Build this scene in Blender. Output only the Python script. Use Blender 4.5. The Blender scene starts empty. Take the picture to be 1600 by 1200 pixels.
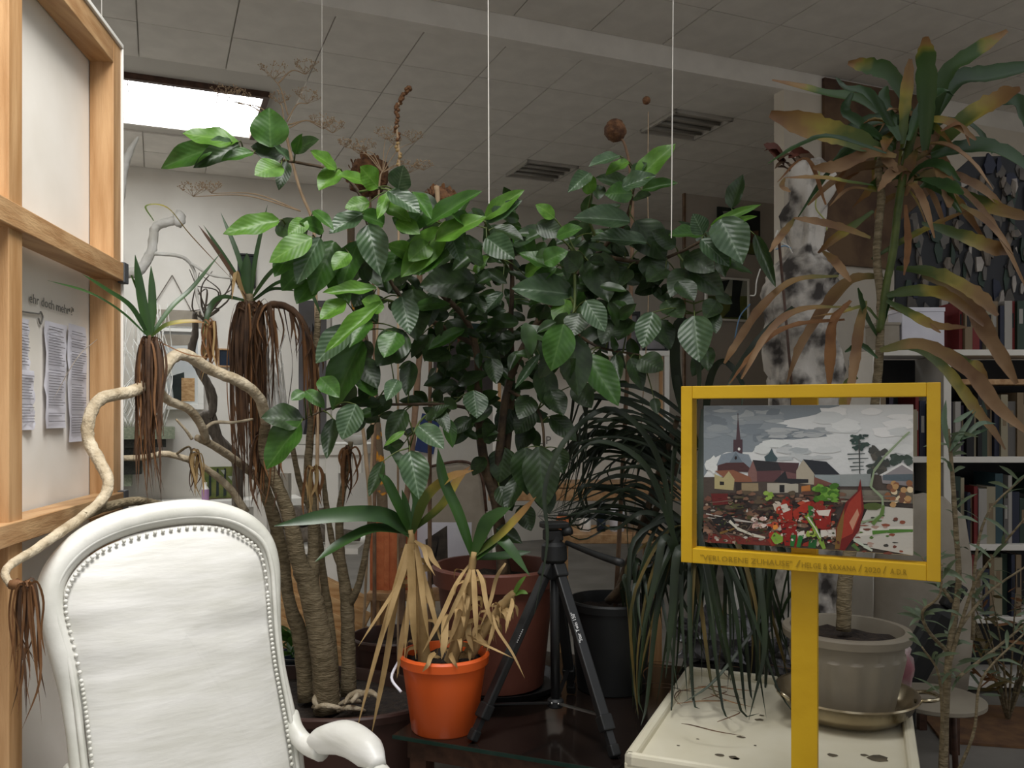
import bpy, bmesh, math, random
from mathutils import Vector, Matrix, noise
V = Vector
rnd = random.Random(7)
F, CZ, HY = 1340.0, 1.3, 650.0
C8, S8 = math.cos(math.radians(22.5)), math.sin(math.radians(22.5))
scene = bpy.context.scene
COL = scene.collection
# ------------------------------------------------------------------ camera, world, light
cd = bpy.data.cameras.new('camera'); cam = bpy.data.objects.new('camera', cd); COL.objects.link(cam)
cd.sensor_width = 36.0; cd.lens = F/1600*36.0; cd.shift_y = (HY-600)/1600.0
cd.clip_start = .02; cd.clip_end = 200
cam.location = (0, 0, CZ); cam.rotation_euler = (math.pi/2, 0, 0)
scene.camera = cam
w = bpy.data.worlds.new('sky'); scene.world = w; w.use_nodes = True
bg = w.node_tree.nodes['Background']; bg.inputs[0].default_value = (.93, .96, 1.0, 1); bg.inputs[1].default_value = 0.88
def area(name, loc, target, sx, sy, power, col, spread=180):
    l = bpy.data.lights.new(name, 'AREA'); l.shape = 'RECTANGLE'; l.size = sx; l.size_y = sy; l.energy = power; l.color = col; l.spread = math.radians(spread)
    o = bpy.data.objects.new(name, l); COL.objects.link(o); o.location = loc
    o.rotation_euler = (V(target)-V(loc)).to_track_quat('-Z', 'Y').to_euler(); return o
area('rooflight_front_offscreen', (-.2, 1.15, 3.5), (-1.0, 1.8, 1.1), 1.2, .9, 32, (1, .985, .95), 95)
scene.view_settings.view_transform = 'Standard'; scene.view_settings.look = 'None'
scene.view_settings.exposure = 0.0; scene.view_settings.gamma = 1.0; scene.view_settings.use_curve_mapping = False

# ------------------------------------------------------------------ helpers
def P(x, y, d): return V(((x-800)/F*d, d, CZ-(y-HY)/F*d))
def RM(r, dd, z): return V((r*C8-dd*S8, r*S8+dd*C8, z))
def WP(px, py, dd):
    xs = (px-800)/F; Y = dd/(-xs*S8+C8); return P(px, py, Y)
def room_r(p): return p.x*C8+p.y*S8
def cr(pts, n=6):
    pts = [V(p) for p in pts]
    if len(pts) < 3:
        return [pts[0].lerp(pts[-1], i/n) for i in range(n+1)]
    q = [pts[0]*2-pts[1]]+pts+[pts[-1]*2-pts[-2]]; out = []
    for i in range(1, len(q)-2):
        a, b, c, d = q[i-1], q[i], q[i+1], q[i+2]
        for k in range(n):
            t = k/n
            out.append(.5*((2*b)+(c-a)*t+(2*a-5*b+4*c-d)*t*t+(3*b-a-3*c+d)*t**3))
    out.append(pts[-1]); return out
def interp(vals, t):
    if not isinstance(vals, (list, tuple)): return vals
    f = t*(len(vals)-1); i = min(int(f), len(vals)-2) if len(vals) > 1 else 0
    return vals[0] if len(vals) == 1 else vals[i]*(1-(f-i))+vals[i+1]*(f-i)
WL = {}
class MB:
    def __init__(s): s.v = []; s.f = []; s.uv = []; s.mi = []; s.m = 0
    def face(s, idx, uv=None):
        s.f.append(tuple(idx)); s.uv.append(uv); s.mi.append(s.m)
    def poly(s, pts):
        b = len(s.v); s.v += [V(p) for p in pts]; s.face(range(b, b+len(pts))); return s
    def boxm(s, M, sx, sy, sz):
        b = len(s.v)
        for z in (-.5, .5):
            for x, y in ((-.5, -.5), (.5, -.5), (.5, .5), (-.5, .5)): s.v.append(M @ V((x*sx, y*sy, z*sz)))
        for q in ((3, 2, 1, 0), (4, 5, 6, 7), (0, 1, 5, 4), (1, 2, 6, 5), (2, 3, 7, 6), (3, 0, 4, 7)): s.face([b+i for i in q])
        return s
    def box(s, c, size, rz=0, rx=0, ry=0):
        M = Matrix.Translation(V(c)) @ Matrix.Rotation(rz, 4, 'Z') @ Matrix.Rotation(ry, 4, 'Y') @ Matrix.Rotation(rx, 4, 'X')
        return s.boxm(M, *size)
    def bar(s, a, b, wx, wy, up=V((0, 0, 1))):
        a = V(a); b = V(b); z = (b-a); L = z.length; z.normalize()
        if abs(z.dot(up)) > .98: up = V((0, 1, 0))
        x = up.cross(z).normalized(); y = z.cross(x)
        M = Matrix(((x.x, y.x, z.x, 0), (x.y, y.y, z.y, 0), (x.z, y.z, z.z, 0), (0, 0, 0, 1)))
        return s.boxm(Matrix.Translation((a+b)/2) @ M, wx, wy, L)
    def tube(s, pts, r, seg=8, n=5, rough=0, smooth=True, flat=1.0):
        p = cr(pts, n) if smooth else [V(q) for q in pts]
        N = len(p); b0 = len(s.v); x = None
        for i in range(N):
            t = (p[min(i+1, N-1)]-p[max(i-1, 0)])
            if t.length < 1e-9: t = V((0, 0, 1))
            t.normalize()
            if x is None: x = t.orthogonal().normalized()
            x = (x-t*x.dot(t)); x = x.normalized() if x.length > 1e-6 else t.orthogonal().normalized()
            y = t.cross(x); rr = interp(r, i/max(1, N-1))
            for k in range(seg):
                a = 2*math.pi*k/seg; q = rr*(1+(rough*(rnd.random()-.5) if rough else 0))
                s.v.append(p[i]+x*math.cos(a)*q+y*math.sin(a)*q*flat)
        for i in range(N-1):
            for k in range(seg):
                a = b0+i*seg+k; c = b0+i*seg+(k+1) % seg
                s.face((a, c, c+seg, a+seg), ((k/seg, i/N), ((k+1)/seg, i/N), ((k+1)/seg, (i+1)/N), (k/seg, (i+1)/N)))
        s.face([b0+k for k in range(seg-1, -1, -1)]); s.face([b0+(N-1)*seg+k for k in range(seg)])
        return s
    def lathe(s, c, prof, seg=32, sx=1, sy=1, flute=0, nfl=0, fz=(0, 0), cap=True, rz=0):
        b = len(s.v); n = len(prof); c = V(c)
        for (r, z) in prof:
            for k in range(seg):
                a = 2*math.pi*k/seg; rr = r
                if flute and fz[0] <= z <= fz[1]: rr = r*(1-flute*(1 if math.cos(a*nfl) > .1 else 0))
                X = math.cos(a)*rr*sx; Y = math.sin(a)*rr*sy
                s.v.append(c+V((X*math.cos(rz)-Y*math.sin(rz), X*math.sin(rz)+Y*math.cos(rz), z)))
        for i in range(n-1):
            for k in range(seg):
                k2 = (k+1) % seg; s.face((b+i*seg+k, b+i*seg+k2, b+(i+1)*seg+k2, b+(i+1)*seg+k))
        if cap:
            s.face([b+k for k in range(seg-1, -1, -1)]); s.face([b+(n-1)*seg+k for k in range(seg)])
        return s
    def ball(s, c, r, seg=10, rings=7, sx=1, sy=1, sz=1, amp=0, sc=8, seed=0):
        b = len(s.v); c = V(c)
        for i in range(rings+1):
            ph = math.pi*i/rings
            for k in range(seg):
                a = 2*math.pi*k/seg
                d = V((math.sin(ph)*math.cos(a), math.sin(ph)*math.sin(a), math.cos(ph)))
                q = r*(1+amp*noise.noise(d*sc*.3+V((seed, seed*2.3, 0)))) if amp else r
                s.v.append(c+V((d.x*q*sx, d.y*q*sy, d.z*q*sz)))
        for i in range(rings):
            for k in range(seg):
                k2 = (k+1) % seg; s.face((b+i*seg+k, b+(i+1)*seg+k, b+(i+1)*seg+k2, b+i*seg+k2))
        return s
    def strap(s, pts, wd, twist=0, n=5, fold=.25, prof=None, curl=0, jag=0):
        p = cr(pts, n); N = len(p); b = len(s.v); cp = V((0, 0, CZ)); lastw = None
        prof = prof or (.5, .9, 1, .95, .75, .03)
        for i in range(N):
            t = (p[min(i+1, N-1)]-p[max(i-1, 0)]).normalized()
            nrm = (cp-p[i]).normalized()*.8+V((0, 0, .6))
            nrm.rotate(Matrix.Rotation(twist+curl*i/N, 3, t))
            wv = t.cross(nrm)
            if wv.length < 1e-5: wv = t.orthogonal()
            wv.normalize()
            if lastw is not None and wv.dot(lastw) < 0: wv = -wv
            if lastw is not None: wv = (wv*.5+lastw*.5).normalized()
            lastw = wv; nn = wv.cross(t).normalized()
            h = wd*.5*interp(prof, i/(N-1))
            if jag: h *= 1+jag*(rnd.random()-.5)
            off = nn*(h*fold)
            s.v += [p[i]-wv*h+off, p[i]-nn*0, p[i]+wv*h+off]
        for i in range(N-1):
            for k in (0, 1):
                a = b+i*3+k
                s.face((a, a+1, a+4, a+3), ((k/2, i/(N-1)), ((k+1)/2, i/(N-1)), ((k+1)/2, (i+1)/(N-1)), (k/2, (i+1)/(N-1))))
        return s
    def build(s, name, mat, parent=None, smooth=False, bevel=0, kind=None, base=False, autos=None):
        lo = V((min(v.x for v in s.v), min(v.y for v in s.v), min(v.z for v in s.v)))
        hi = V((max(v.x for v in s.v), max(v.y for v in s.v), max(v.z for v in s.v)))
        o0 = (lo+hi)/2
        if base: o0.z = lo.z
        me = bpy.data.meshes.new(name); me.from_pydata([v-o0 for v in s.v], [], s.f)
        if any(u for u in s.uv):
            ul = me.uv_layers.new(name='UVMap'); k = 0
            for f, u in zip(s.f, s.uv):
                for j in range(len(f)):
                    if u: ul.data[k].uv = u[j]
                    k += 1
        for m in (mat if isinstance(mat, (list, tuple)) else [mat]): me.materials.append(m)
        if isinstance(mat, (list, tuple)): me.polygons.foreach_set('material_index', s.mi)
        if smooth: me.polygons.foreach_set('use_smooth', [True]*len(me.polygons))
        me.update()
        if smooth and autos: me.set_sharp_from_angle(angle=math.radians(autos))
        o = bpy.data.objects.new(name, me); COL.objects.link(o)
        if bevel:
            m = o.modifiers.new('bevel', 'BEVEL'); m.width = bevel; m.segments = 2; m.limit_method = 'ANGLE'
        place(o, o0, parent)
        if kind: o['kind'] = kind
        return o
def place(o, wloc, parent=None):
    if parent is not None:
        o.parent = parent; o.location = V(wloc)-WL[parent.name]
    else: o.location = wloc
    WL[o.name] = V(wloc)
def tag(o, label, cat, group=None):
    o['label'] = label; o['category'] = cat
    if group: o['group'] = group
    return o
def thing(name, label, cat, loc, group=None):
    o = bpy.data.objects.new(name, None); COL.objects.link(o); o.empty_display_size = .05
    place(o, V(loc)); return tag(o, label, cat, group)
def struct(o): o['kind'] = 'structure'; return o
def text_mesh(body, size, name, mat, M, parent, ext=.0006, shear=0, fit=None):
    cu = bpy.data.curves.new('lettering', 'FONT'); cu.body = body; cu.size = size; cu.extrude = ext; cu.shear = shear; cu.resolution_u = 2
    to = bpy.data.objects.new('lettering_tmp', cu); COL.objects.link(to)
    dg = bpy.context.evaluated_depsgraph_get(); me = bpy.data.meshes.new_from_object(to.evaluated_get(dg))
    bpy.data.objects.remove(to); bpy.data.curves.remove(cu)
    me.materials.clear(); me.materials.append(mat)
    if fit:
        x1 = max(v.co.x for v in me.vertices)
        for v in me.vertices: v.co.x *= fit/x1
    for v in me.vertices: v.co = M @ v.co
    c = sum((v.co for v in me.vertices), V())/len(me.vertices)
    for v in me.vertices: v.co -= c
    o = bpy.data.objects.new(name, me); COL.objects.link(o); place(o, c, parent); return o
def basis(o, x, y):
    x = V(x).normalized(); z = x.cross(V(y)).normalized(); y = z.cross(x)
    return Matrix(((x.x, y.x, z.x, o[0]), (x.y, y.y, z.y, o[1]), (x.z, y.z, z.z, o[2]), (0, 0, 0, 1)))

# ------------------------------------------------------------------ materials
def hexc(h):
    c = [int(h[i:i+2], 16)/255 for i in (0, 2, 4)]
    return tuple(((x/12.92) if x <= .04045 else ((x+.055)/1.055)**2.4) for x in c)+(1,)
def mat(name, a, b=None, rough=.6, scale=8, bump=0, bscale=None, metal=0, trans=0, stretch=None, detail=4, lo=.35, hi=.65, spec=.5, ior=1.45, alpha=1, tl=0, coat=0, dist=.01, uvgrad=None, attr=None):
    m = bpy.data.materials.new(name); m.use_nodes = True; nt = m.node_tree; N = nt.nodes; L = nt.links
    p = N['Principled BSDF']; p.inputs['Roughness'].default_value = rough; p.inputs['Metallic'].default_value = metal
    p.inputs['Specular IOR Level'].default_value = spec; p.inputs['IOR'].default_value = ior
    p.inputs['Transmission Weight'].default_value = trans; p.inputs['Alpha'].default_value = alpha
    p.inputs['Coat Weight'].default_value = coat
    tc = N.new('ShaderNodeTexCoord'); mp = N.new('ShaderNodeMapping'); L.new(tc.outputs['Object'], mp.inputs[0])
    if stretch: mp.inputs['Scale'].default_value = stretch
    col = None
    if attr:
        at = N.new('ShaderNodeAttribute'); at.attribute_name = attr; col = at.outputs['Color']
    elif uvgrad:
        uv = N.new('ShaderNodeUVMap'); sx = N.new('ShaderNodeSeparateXYZ'); L.new(uv.outputs[0], sx.inputs[0])
        nz = N.new('ShaderNodeTexNoise'); nz.inputs['Scale'].default_value = scale; L.new(mp.outputs[0], nz.inputs[0])
        ma = N.new('ShaderNodeMath'); ma.operation = 'MULTIPLY_ADD'; L.new(nz.outputs[0], ma.inputs[0]); ma.inputs[1].default_value = .55
        L.new(sx.outputs[1], ma.inputs[2])
        sb = N.new('ShaderNodeMath'); sb.operation = 'SUBTRACT'; L.new(ma.outputs[0], sb.inputs[0]); sb.inputs[1].default_value = .27
        rp = N.new('ShaderNodeValToRGB'); L.new(sb.outputs[0], rp.inputs[0])
        els = rp.color_ramp.elements
        els[0].position = uvgrad[0][0]; els[0].color = hexc(uvgrad[0][1]); els[1].position = uvgrad[-1][0]; els[1].color = hexc(uvgrad[-1][1])
        for pos, c in uvgrad[1:-1]:
            e = els.new(pos); e.color = hexc(c)
        col = rp.outputs[0]
    elif b:
        nz = N.new('ShaderNodeTexNoise'); nz.inputs['Scale'].default_value = scale; nz.inputs['Detail'].default_value = detail; L.new(mp.outputs[0], nz.inputs[0])
        rp = N.new('ShaderNodeValToRGB'); rp.color_ramp.elements[0].position = lo; rp.color_ramp.elements[1].position = hi
        rp.color_ramp.elements[0].color = hexc(a); rp.color_ramp.elements[1].color = hexc(b); L.new(nz.outputs[0], rp.inputs[0]); col = rp.outputs[0]
    if col is not None: L.new(col, p.inputs['Base Color'])
    else: p.inputs['Base Color'].default_value = hexc(a)
    if bump:
        n2 = N.new('ShaderNodeTexNoise'); n2.inputs['Scale'].default_value = bscale or scale*4; n2.inputs['Detail'].default_value = 5; L.new(mp.outputs[0], n2.inputs[0])
        bp = N.new('ShaderNodeBump'); bp.inputs['Strength'].default_value = bump; bp.inputs['Distance'].default_value = dist
        L.new(n2.outputs[0], bp.inputs['Height']); L.new(bp.outputs[0], p.inputs['Normal'])
    if tl:
        tr = N.new('ShaderNodeBsdfTranslucent'); mx = N.new('ShaderNodeMixShader'); mx.inputs[0].default_value = tl
        if col is not None: L.new(col, tr.inputs[0])
        else: tr.inputs[0].default_value = hexc(a)
        L.new(p.outputs[0], mx.inputs[1]); L.new(tr.outputs[0], mx.inputs[2]); L.new(mx.outputs[0], N['Material Output'].inputs[0])
    return m
def leafmat(name, a, b, rough, tl, rib, veins=.5):
    m = mat(name, a, b, rough=rough, scale=3, tl=tl, spec=.6); nt = m.node_tree; N = nt.nodes; L = nt.links
    p = N['Principled BSDF']; tc = [n for n in N if n.type == 'TEX_COORD'][0]
    sx = N.new('ShaderNodeSeparateXYZ'); L.new(tc.outputs['Object'], sx.inputs[0])
    def M(op, x, y=None, z=None):
        n = N.new('ShaderNodeMath'); n.operation = op
        for i, q in enumerate((x, y, z)):
            if q is None: continue
            if isinstance(q, (int, float)): n.inputs[i].default_value = q
            else: L.new(q, n.inputs[i])
        return n.outputs[0]
    ax = M('ABSOLUTE', sx.outputs[0])
    ph = M('MULTIPLY', M('SUBTRACT', sx.outputs[1], M('MULTIPLY', ax, .7)), 50)
    sn = M('SINE', ph)
    ribv = M('LESS_THAN', ax, .022)
    bp = N.new('ShaderNodeBump'); bp.inputs['Strength'].default_value = veins; bp.inputs['Distance'].default_value = .02
    L.new(M('MULTIPLY_ADD', ribv, -1.5, sn), bp.inputs['Height']); L.new(bp.outputs[0], p.inputs['Normal'])
    mx = N.new('ShaderNodeMix'); mx.data_type = 'RGBA'; L.new(M('MULTIPLY', ribv, .3), mx.inputs[0])
    src = p.inputs['Base Color'].links[0].from_socket; L.new(src, mx.inputs[6]); mx.inputs[7].default_value = hexc(rib); L.new(mx.outputs[2], p.inputs['Base Color'])
    return m
M = {}
M['ceil'] = mat('ceiling_tile_white', 'd8d3cb', 'e2ddd5', .9, 6, .15, 90, dist=.003)
M['grid'] = mat('ceiling_grid_grey', 'c8c3bb', rough=.8)
M['wall'] = mat('wall_plaster', 'd6d0c6', 'e2ddd4', .9, 2, .08, 40)
M['wallr'] = mat('wall_plaster_warm_light', 'cfc6b8', 'dbd3c6', .9, 2, .08, 40)  # same plaster tinted: the warm, dim light on the right put into its colour
M['floor'] = mat('floor_concrete', '6c6862', '827d76', .55, 3, .1, 30)
M['wood'] = mat('pine_wood', 'a87e52', 'c49c70', .5, 3, .12, 20, stretch=(14, 14, 1.2))
M['woodh'] = mat('pine_wood_rail', 'a07850', 'be9a70', .5, 3, .12, 20, stretch=(14, 1.2, 14))
M['woodd'] = mat('dark_wood', '3a2418', '54382a', .5, 5, .1, stretch=(6, 1, 6))
M['plank'] = mat('rough_plank', 'a47c4f', 'c9a577', .7, 4, .2, stretch=(1.2, 14, 14))
M['white'] = mat('white_paint', 'e3e0d8', 'efece5', .5, 5, .05)
M['whitew'] = mat('chalk_white_paint', 'bfbeb4', 'd6d4cd', .42, 9, .18, 30)
M['uph'] = mat('cracked_white_upholstery', 'c4c2ba', 'd3d1cc', .4, 6, .14, 14, stretch=(1, 1, 5))
M['sheet'] = mat('white_hardboard', 'e6e0d6', 'f0ebe3', .45, 4, .05)
M['grey'] = mat('grey_plastic', '4b4d50', rough=.5)
M['paper'] = mat('paper', 'cfcdd6', 'dcdae2', .8, 8, .1)
M['ink'] = mat('faded_ink', '6f6c70', rough=.9)
M['pencil'] = mat('pencil', '777570', rough=.9)
M['terra'] = mat('terracotta_shade_dark', '552c20', '66382a', .6, 6, .1)  # terracotta darkened so the shade on the lemon pot is in its colour
M['brick'] = mat('terracotta_brick', 'b5643c', 'c9784c', .8, 20, .3, 60)
M['soil'] = mat('soil', '1c1511', '33281f', .95, 40, .8, 70)
M['orange'] = mat('orange_plastic', 'd2561f', 'da5e26', .35, 3)
M['brownp'] = mat('dark_brown_plastic', '3a2520', '46302a', .4, 4)
M['bluep'] = mat('navy_plastic', '101c26', '18283a', .4, 4)
M['blackp'] = mat('black_plastic', '0a0b0b', '131415', .55, 8)
M['blackm'] = mat('black_satin_metal', '0a0b0c', '121315', .5, 8, spec=.6)
M['silver'] = mat('silver', 'b9b9b5', rough=.3, metal=1)
M['lettw'] = mat('white_print', 'd8d8d8', rough=.6)
M['yellow'] = mat('yellow_paint', 'c79c10', 'd2a818', .45, 7, .12, 30)
M['letty'] = mat('stamped_letters', '9a7c12', rough=.7)
M['cream'] = mat('cream_enamel', 'd3ccb4', 'dfd9c4', .4, 5, .05)
M['stain'] = mat('dirt_stain', '3b352c', '6d6350', .8, 10)
M['potg'] = mat('taupe_plastic', '7d7466', '888071', .55, 5)
M['brass'] = mat('tarnished_metal', '9c8f76', 'b8ac92', .25, 6, metal=1)
M['tableg'] = mat('dark_table_glass', '16110f', '231b17', .12, 3, spec=.7)
M['glassedge'] = mat('green_glass', '2a4a40', rough=.1, trans=.6, ior=1.5)
M['bark'] = mat('dracaena_bark', '62563f', '8a7c62', .85, 30, .6, 60, stretch=(1, 1, 4))
M['barkp'] = mat('pale_dracaena_bark', '9c8c72', 'c9bba2', .85, 25, .6, 90)
M['barkt'] = mat('lemon_bark', '33291f', '54432f', .85, 20, .4)
M['twig'] = mat('green_twig', '3c4a1e', '55602c', .6, 20)
M['dead'] = mat('dead_leaf_brown', '3a281c', '624630', .75, 12, .2, tl=.15)
M['dead2'] = mat('dead_leaf_rust', '6a462a', '8e6642', .75, 12, .2, tl=.2)
M['tan'] = mat('dry_leaf_tan', '9c8052', 'c0a272', .7, 10, .2, tl=.2)
M['grass'] = mat('strap_leaf_dark', '141d11', '233218', .5, 6, tl=.12)
M['grassd'] = mat('strap_leaf_dying', '3c3a1c', '6d5a2c', .6, 6, tl=.15)
M['yucca'] = mat('yucca_leaf', '223c1a', '365624', .35, 6, tl=.2)
M['drgreen'] = mat('dracaena_leaf', '243a1e', '365228', .35, 6, tl=.2)
M['drtip'] = mat('dracaena_browntip', '', scale=14, rough=.4, tl=.2, uvgrad=[(0, '2a401e'), (.66, '3a5426'), (.78, '7f7c34'), (.86, '8e6f42'), (1, '7d5a3a')])
M['dryel'] = mat('dracaena_yellowing', '', scale=14, rough=.45, tl=.2, uvgrad=[(0, '33481f'), (.32, '4e5a24'), (.5, '94863a'), (.7, '86683a'), (1, '6c4c30')])
M['drdead'] = mat('dracaena_dead', '', scale=14, rough=.65, tl=.2, uvgrad=[(0, '5e5c2c'), (.2, '80663c'), (.5, '6e5036'), (.8, '947656'), (1, '80603f')])
M['lemA'] = leafmat('young_lit_leaf', '487020', '5f8c2e', .42, .38, '8aa85a', .05)  # lit, shaded and sheen looks put into these leaf colours, along with leaf age
M['lemB'] = leafmat('mature_shaded_leaf', '1d2e13', '2b421a', .42, .22, '3e5630', .06)
M['lemC'] = leafmat('glossy_sheen_leaf', '2c4428', '42593a', .4, .15, '869a80', .12)
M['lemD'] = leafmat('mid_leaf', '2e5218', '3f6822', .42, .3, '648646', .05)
M['string'] = mat('white_string', 'd8d4cc', rough=.8)
M['fennel'] = mat('dry_fennel', '9c8468', 'b59c7e', .8, 20)
M['seed'] = mat('dry_seedhead', '4a3020', '7c573a', .9, 40, .8, 90)
M['stick'] = mat('grey_driftwood', '5c544b', '7d746a', .85, 12, .3, stretch=(5, 5, 1))
M['stickb'] = mat('brown_stick', '6a5240', '8a6f58', .85, 14, .3)
M['lichen'] = mat('lichen_bark', '6b5d4a', 'c8882a', .9, 22, .5, lo=.56, hi=.62)
M['wbranch'] = mat('white_painted_branch', 'd4d1c8', 'efede8', .7, 14, .5, 50)
M['mosaicg'] = mat('mosaic_green', '6d7560', '8d927c', .6, 60)
M['mosaick'] = mat('mosaic_black', '1b1c18', '34352c', .5, 60)
M['mache'] = mat('papier_mache', 'c4bdb4', '423d3a', .85, 8, .8, 14, lo=.46, hi=.62)
M['lamp'] = mat('lamp_housing', 'b5b0a8', rough=.5)
M['tubeoff'] = mat('unlit_tube', '8a867f', rough=.4)
M['beige'] = mat('beige_fabric', '8f8678', '9c9385', .85, 10, .1)
M['board'] = mat('dark_board', '15161a', '24252a', .6, 6)
M['scrap'] = mat('pale_scrap', '8d8680', 'aaa29a', .8, 10)
M['scrapd'] = mat('dull_scrap', '4a4642', '65605a', .8, 10)
M['shelfw'] = mat('white_shelf', 'd2cdc4', 'deD9d0'.lower(), .6, 5)
M['ochre'] = mat('ochre_painting', '7a6148', '4c362c', .7, 4, .2)
M['skyglass'] = mat('skylight_daylit_pane', 'ffffff', rough=.3)
M['skyglass'].node_tree.nodes['Principled BSDF'].inputs['Emission Color'].default_value = (.95, .98, 1, 1)
M['skyglass'].node_tree.nodes['Principled BSDF'].inputs['Emission Strength'].default_value = 12.5
M['vcol'] = mat('oil_paint', 'ffffff', rough=.4, attr='Col', bump=.25, scale=60, bscale=120, dist=.002)

# ------------------------------------------------------------------ room
ZN, ZF, DF, DB, RL, RR = 3.6, 3.47, 4.57, 8.2, -1.6, 6.9
YF = -1.6
def rbox(mb, r0, r1, d0, d1, z0, z1):
    return mb.boxm(Matrix.Translation(RM((r0+r1)/2, (d0+d1)/2, (z0+z1)/2)) @ Matrix.Rotation(math.radians(22.5), 4, 'Z'), r1-r0, d1-d0, z1-z0)
struct(rbox(MB(), RL-.2, RR+.2, YF, DB+.2, -.1, 0).build('floor', M['floor']))
struct(rbox(MB(), RL-.2, RR+.2, DB, DB+.15, 0, 3.8).build('wall_back', M['wall']))
struct(rbox(MB(), RL-.15, RL, YF, DB, 0, 3.8).build('wall_left', M['wall']))
struct(rbox(MB(), RR, RR+.15, YF, DB, 0, 3.8).build('wall_right', M['wallr']))
struct(MB().box((3.6, -.5, 1.8), (5.2, .15, 3.6)).build('wall_front_added', M['wallr']))  # unseen wall behind the camera, added to block sky light on the right
rp0 = room_r(WP(1225, 600, DF))
wr = struct(rbox(MB(), rp0, RR, DF, DF+.1, 0, ZF+.001).build('wall_partition', M['wallr']))
# skylight hole in the far ceiling (room coords)
sk = [WP(188, 120, 1)]  # placeholder for type
def ceil_rd(px, py, z):
    d = (z-CZ)*F/(HY-py); p = P(px, py, d); return p.x*C8+p.y*S8, -p.x*S8+p.y*C8
r_b, d_near = ceil_rd(424, 152, ZF); r_c, d_far = ceil_rd(378, 213, ZF)
SK = (-1.3, (r_b+r_c)/2, d_near, d_far)
mb = MB()
HK = (SK[0]-.041, SK[1]+.041, SK[2]-.041, SK[3]+.041)
rbox(mb, RL, HK[0], DF+.1, DB, ZF+.02, ZF+.1); rbox(mb, HK[1], RR, DF+.1, DB, ZF+.02, ZF+.1)
rbox(mb, HK[0], HK[1], DF+.1, HK[2], ZF+.02, ZF+.1); rbox(mb, HK[0], HK[1], HK[3], DB, ZF+.02, ZF+.1)
cf = struct(mb.build('ceiling', M['grid']))
mb = MB()
rbox(mb, -.4, RR, 1.6, DF+.1, ZN+.02, ZN+.1); rbox(mb, RL, -.4, 1.6, DF+.1, ZN+.02, ZN+.1)
cn = struct(mb.build('ceiling_front', M['grid']))
struct(rbox(MB(), RL, RR, DF, DF+.1, ZF, ZN+.02).build('trim_1', M['ceil']))
T = .5
tb = MB(); tb.boxm(Matrix.Rotation(math.radians(22.5), 4, 'Z'), T-.008, T-.008, .016); tile_me = None
def tiles(parent, r0, d0, nr, nd, z, skip=None, lim=299):
    global tile_me
    n = 0
    for j in range(nd):
        for i in range(nr):
            rc, dc = r0+(i+.5)*T, d0+(j+.5)*T
            if skip and skip(rc, dc): continue
            if n >= lim: return
            if tile_me is None:
                o = tb.build('ceiling_tile', M['ceil']); tile_me = o.data
            else:
                o = bpy.data.objects.new('ceiling_tile', tile_me); COL.objects.link(o)
            place(o, RM(rc, dc, z+.0145+rnd.uniform(-.001, .001)), parent); n += 1
LT = []
for (x0, y0, x1, y1) in ((975, 172, 1070, 216), (832, 258, 922, 284)):
    a = ceil_rd((x0+x1)/2, (y0+y1)/2, ZF); LT.append((RL+T*round((a[0]-RL-T/2)/T)+T/2, DF+.1+T*round((a[1]-DF-.1-T/2)/T)+T/2))
tiles(cf, RL, DF+.1, 17, 7, ZF, lambda r, d: (SK[0]-.2 < r < SK[1]+.12 and SK[2]-.12 < d < SK[3]+.12) or any(abs(r-a) < .1 and abs(d-b) < .1 for a, b in LT))
tiles(cn, RL, DF-.0-6*T, 17, 6, ZN)
# skylight: timber kerb, glazing bars, wired glass
sk = thing('skylight', 'bright roof light with dark timber kerb and fine wired glass', 'skylight', RM((SK[0]+SK[1])/2, (SK[2]+SK[3])/2, ZF))
for (a, b, c, d) in ((SK[0]-.04, SK[1]+.04, SK[2]-.04, SK[2]), (SK[0]-.04, SK[0], SK[2], SK[3]), (SK[1], SK[1]+.04, SK[2], SK[3])):
    rbox(MB(), a, b, c, d, ZF-.02, ZF+.06).build('kerb_board', M['woodd'], sk)
rbox(MB(), SK[0]-.04, SK[1]+.04, SK[3], SK[3]+.04, ZF-.004, ZF+.06).build('kerb_board', M['ceil'], sk)
rbox(MB(), SK[0], SK[1], SK[2], SK[3], ZF+.04, ZF+.05).build('glass_pane', M['skyglass'], sk)
for i in range(1, 7):
    r = SK[0]+(SK[1]-SK[0])*i/7
    rbox(MB(), r-.003, r+.003, SK[2], SK[2]+.3, ZF+.01, ZF+.016).build('glazing_bar', M['stickb'], sk)
for k, (r, d) in enumerate(LT):
    t = thing('ceiling_light', ['recessed ceiling light with two unlit tubes, behind the small ball seed head', 'recessed ceiling light with unlit tubes, closer to the back wall'][k], 'light', RM(r, d, ZF), 'recessed ceiling lights')
    h = .245
    b = MB(); rbox(b, r-h, r+h, d-h, d+h, ZF+.011, ZF+.017); b.build('reflector', M['lamp'], t)
    b = MB()
    for q in ((r-h, r+h, d-h, d-h+.02), (r-h, r+h, d+h-.02, d+h), (r-h, r-h+.02, d-h, d+h), (r+h-.02, r+h, d-h, d+h)): rbox(b, *q, ZF-.014, ZF+.018)
    b.build('frame', M['lamp'], t)
    for q in (-.12, 0, .12):
        MB().tube([RM(r-.215, d+q, ZF-.002), RM(r+.215, d+q, ZF-.002)], .0125, 8, 2, smooth=False).build('tube_lamp', M['tubeoff'], t, True)
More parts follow.
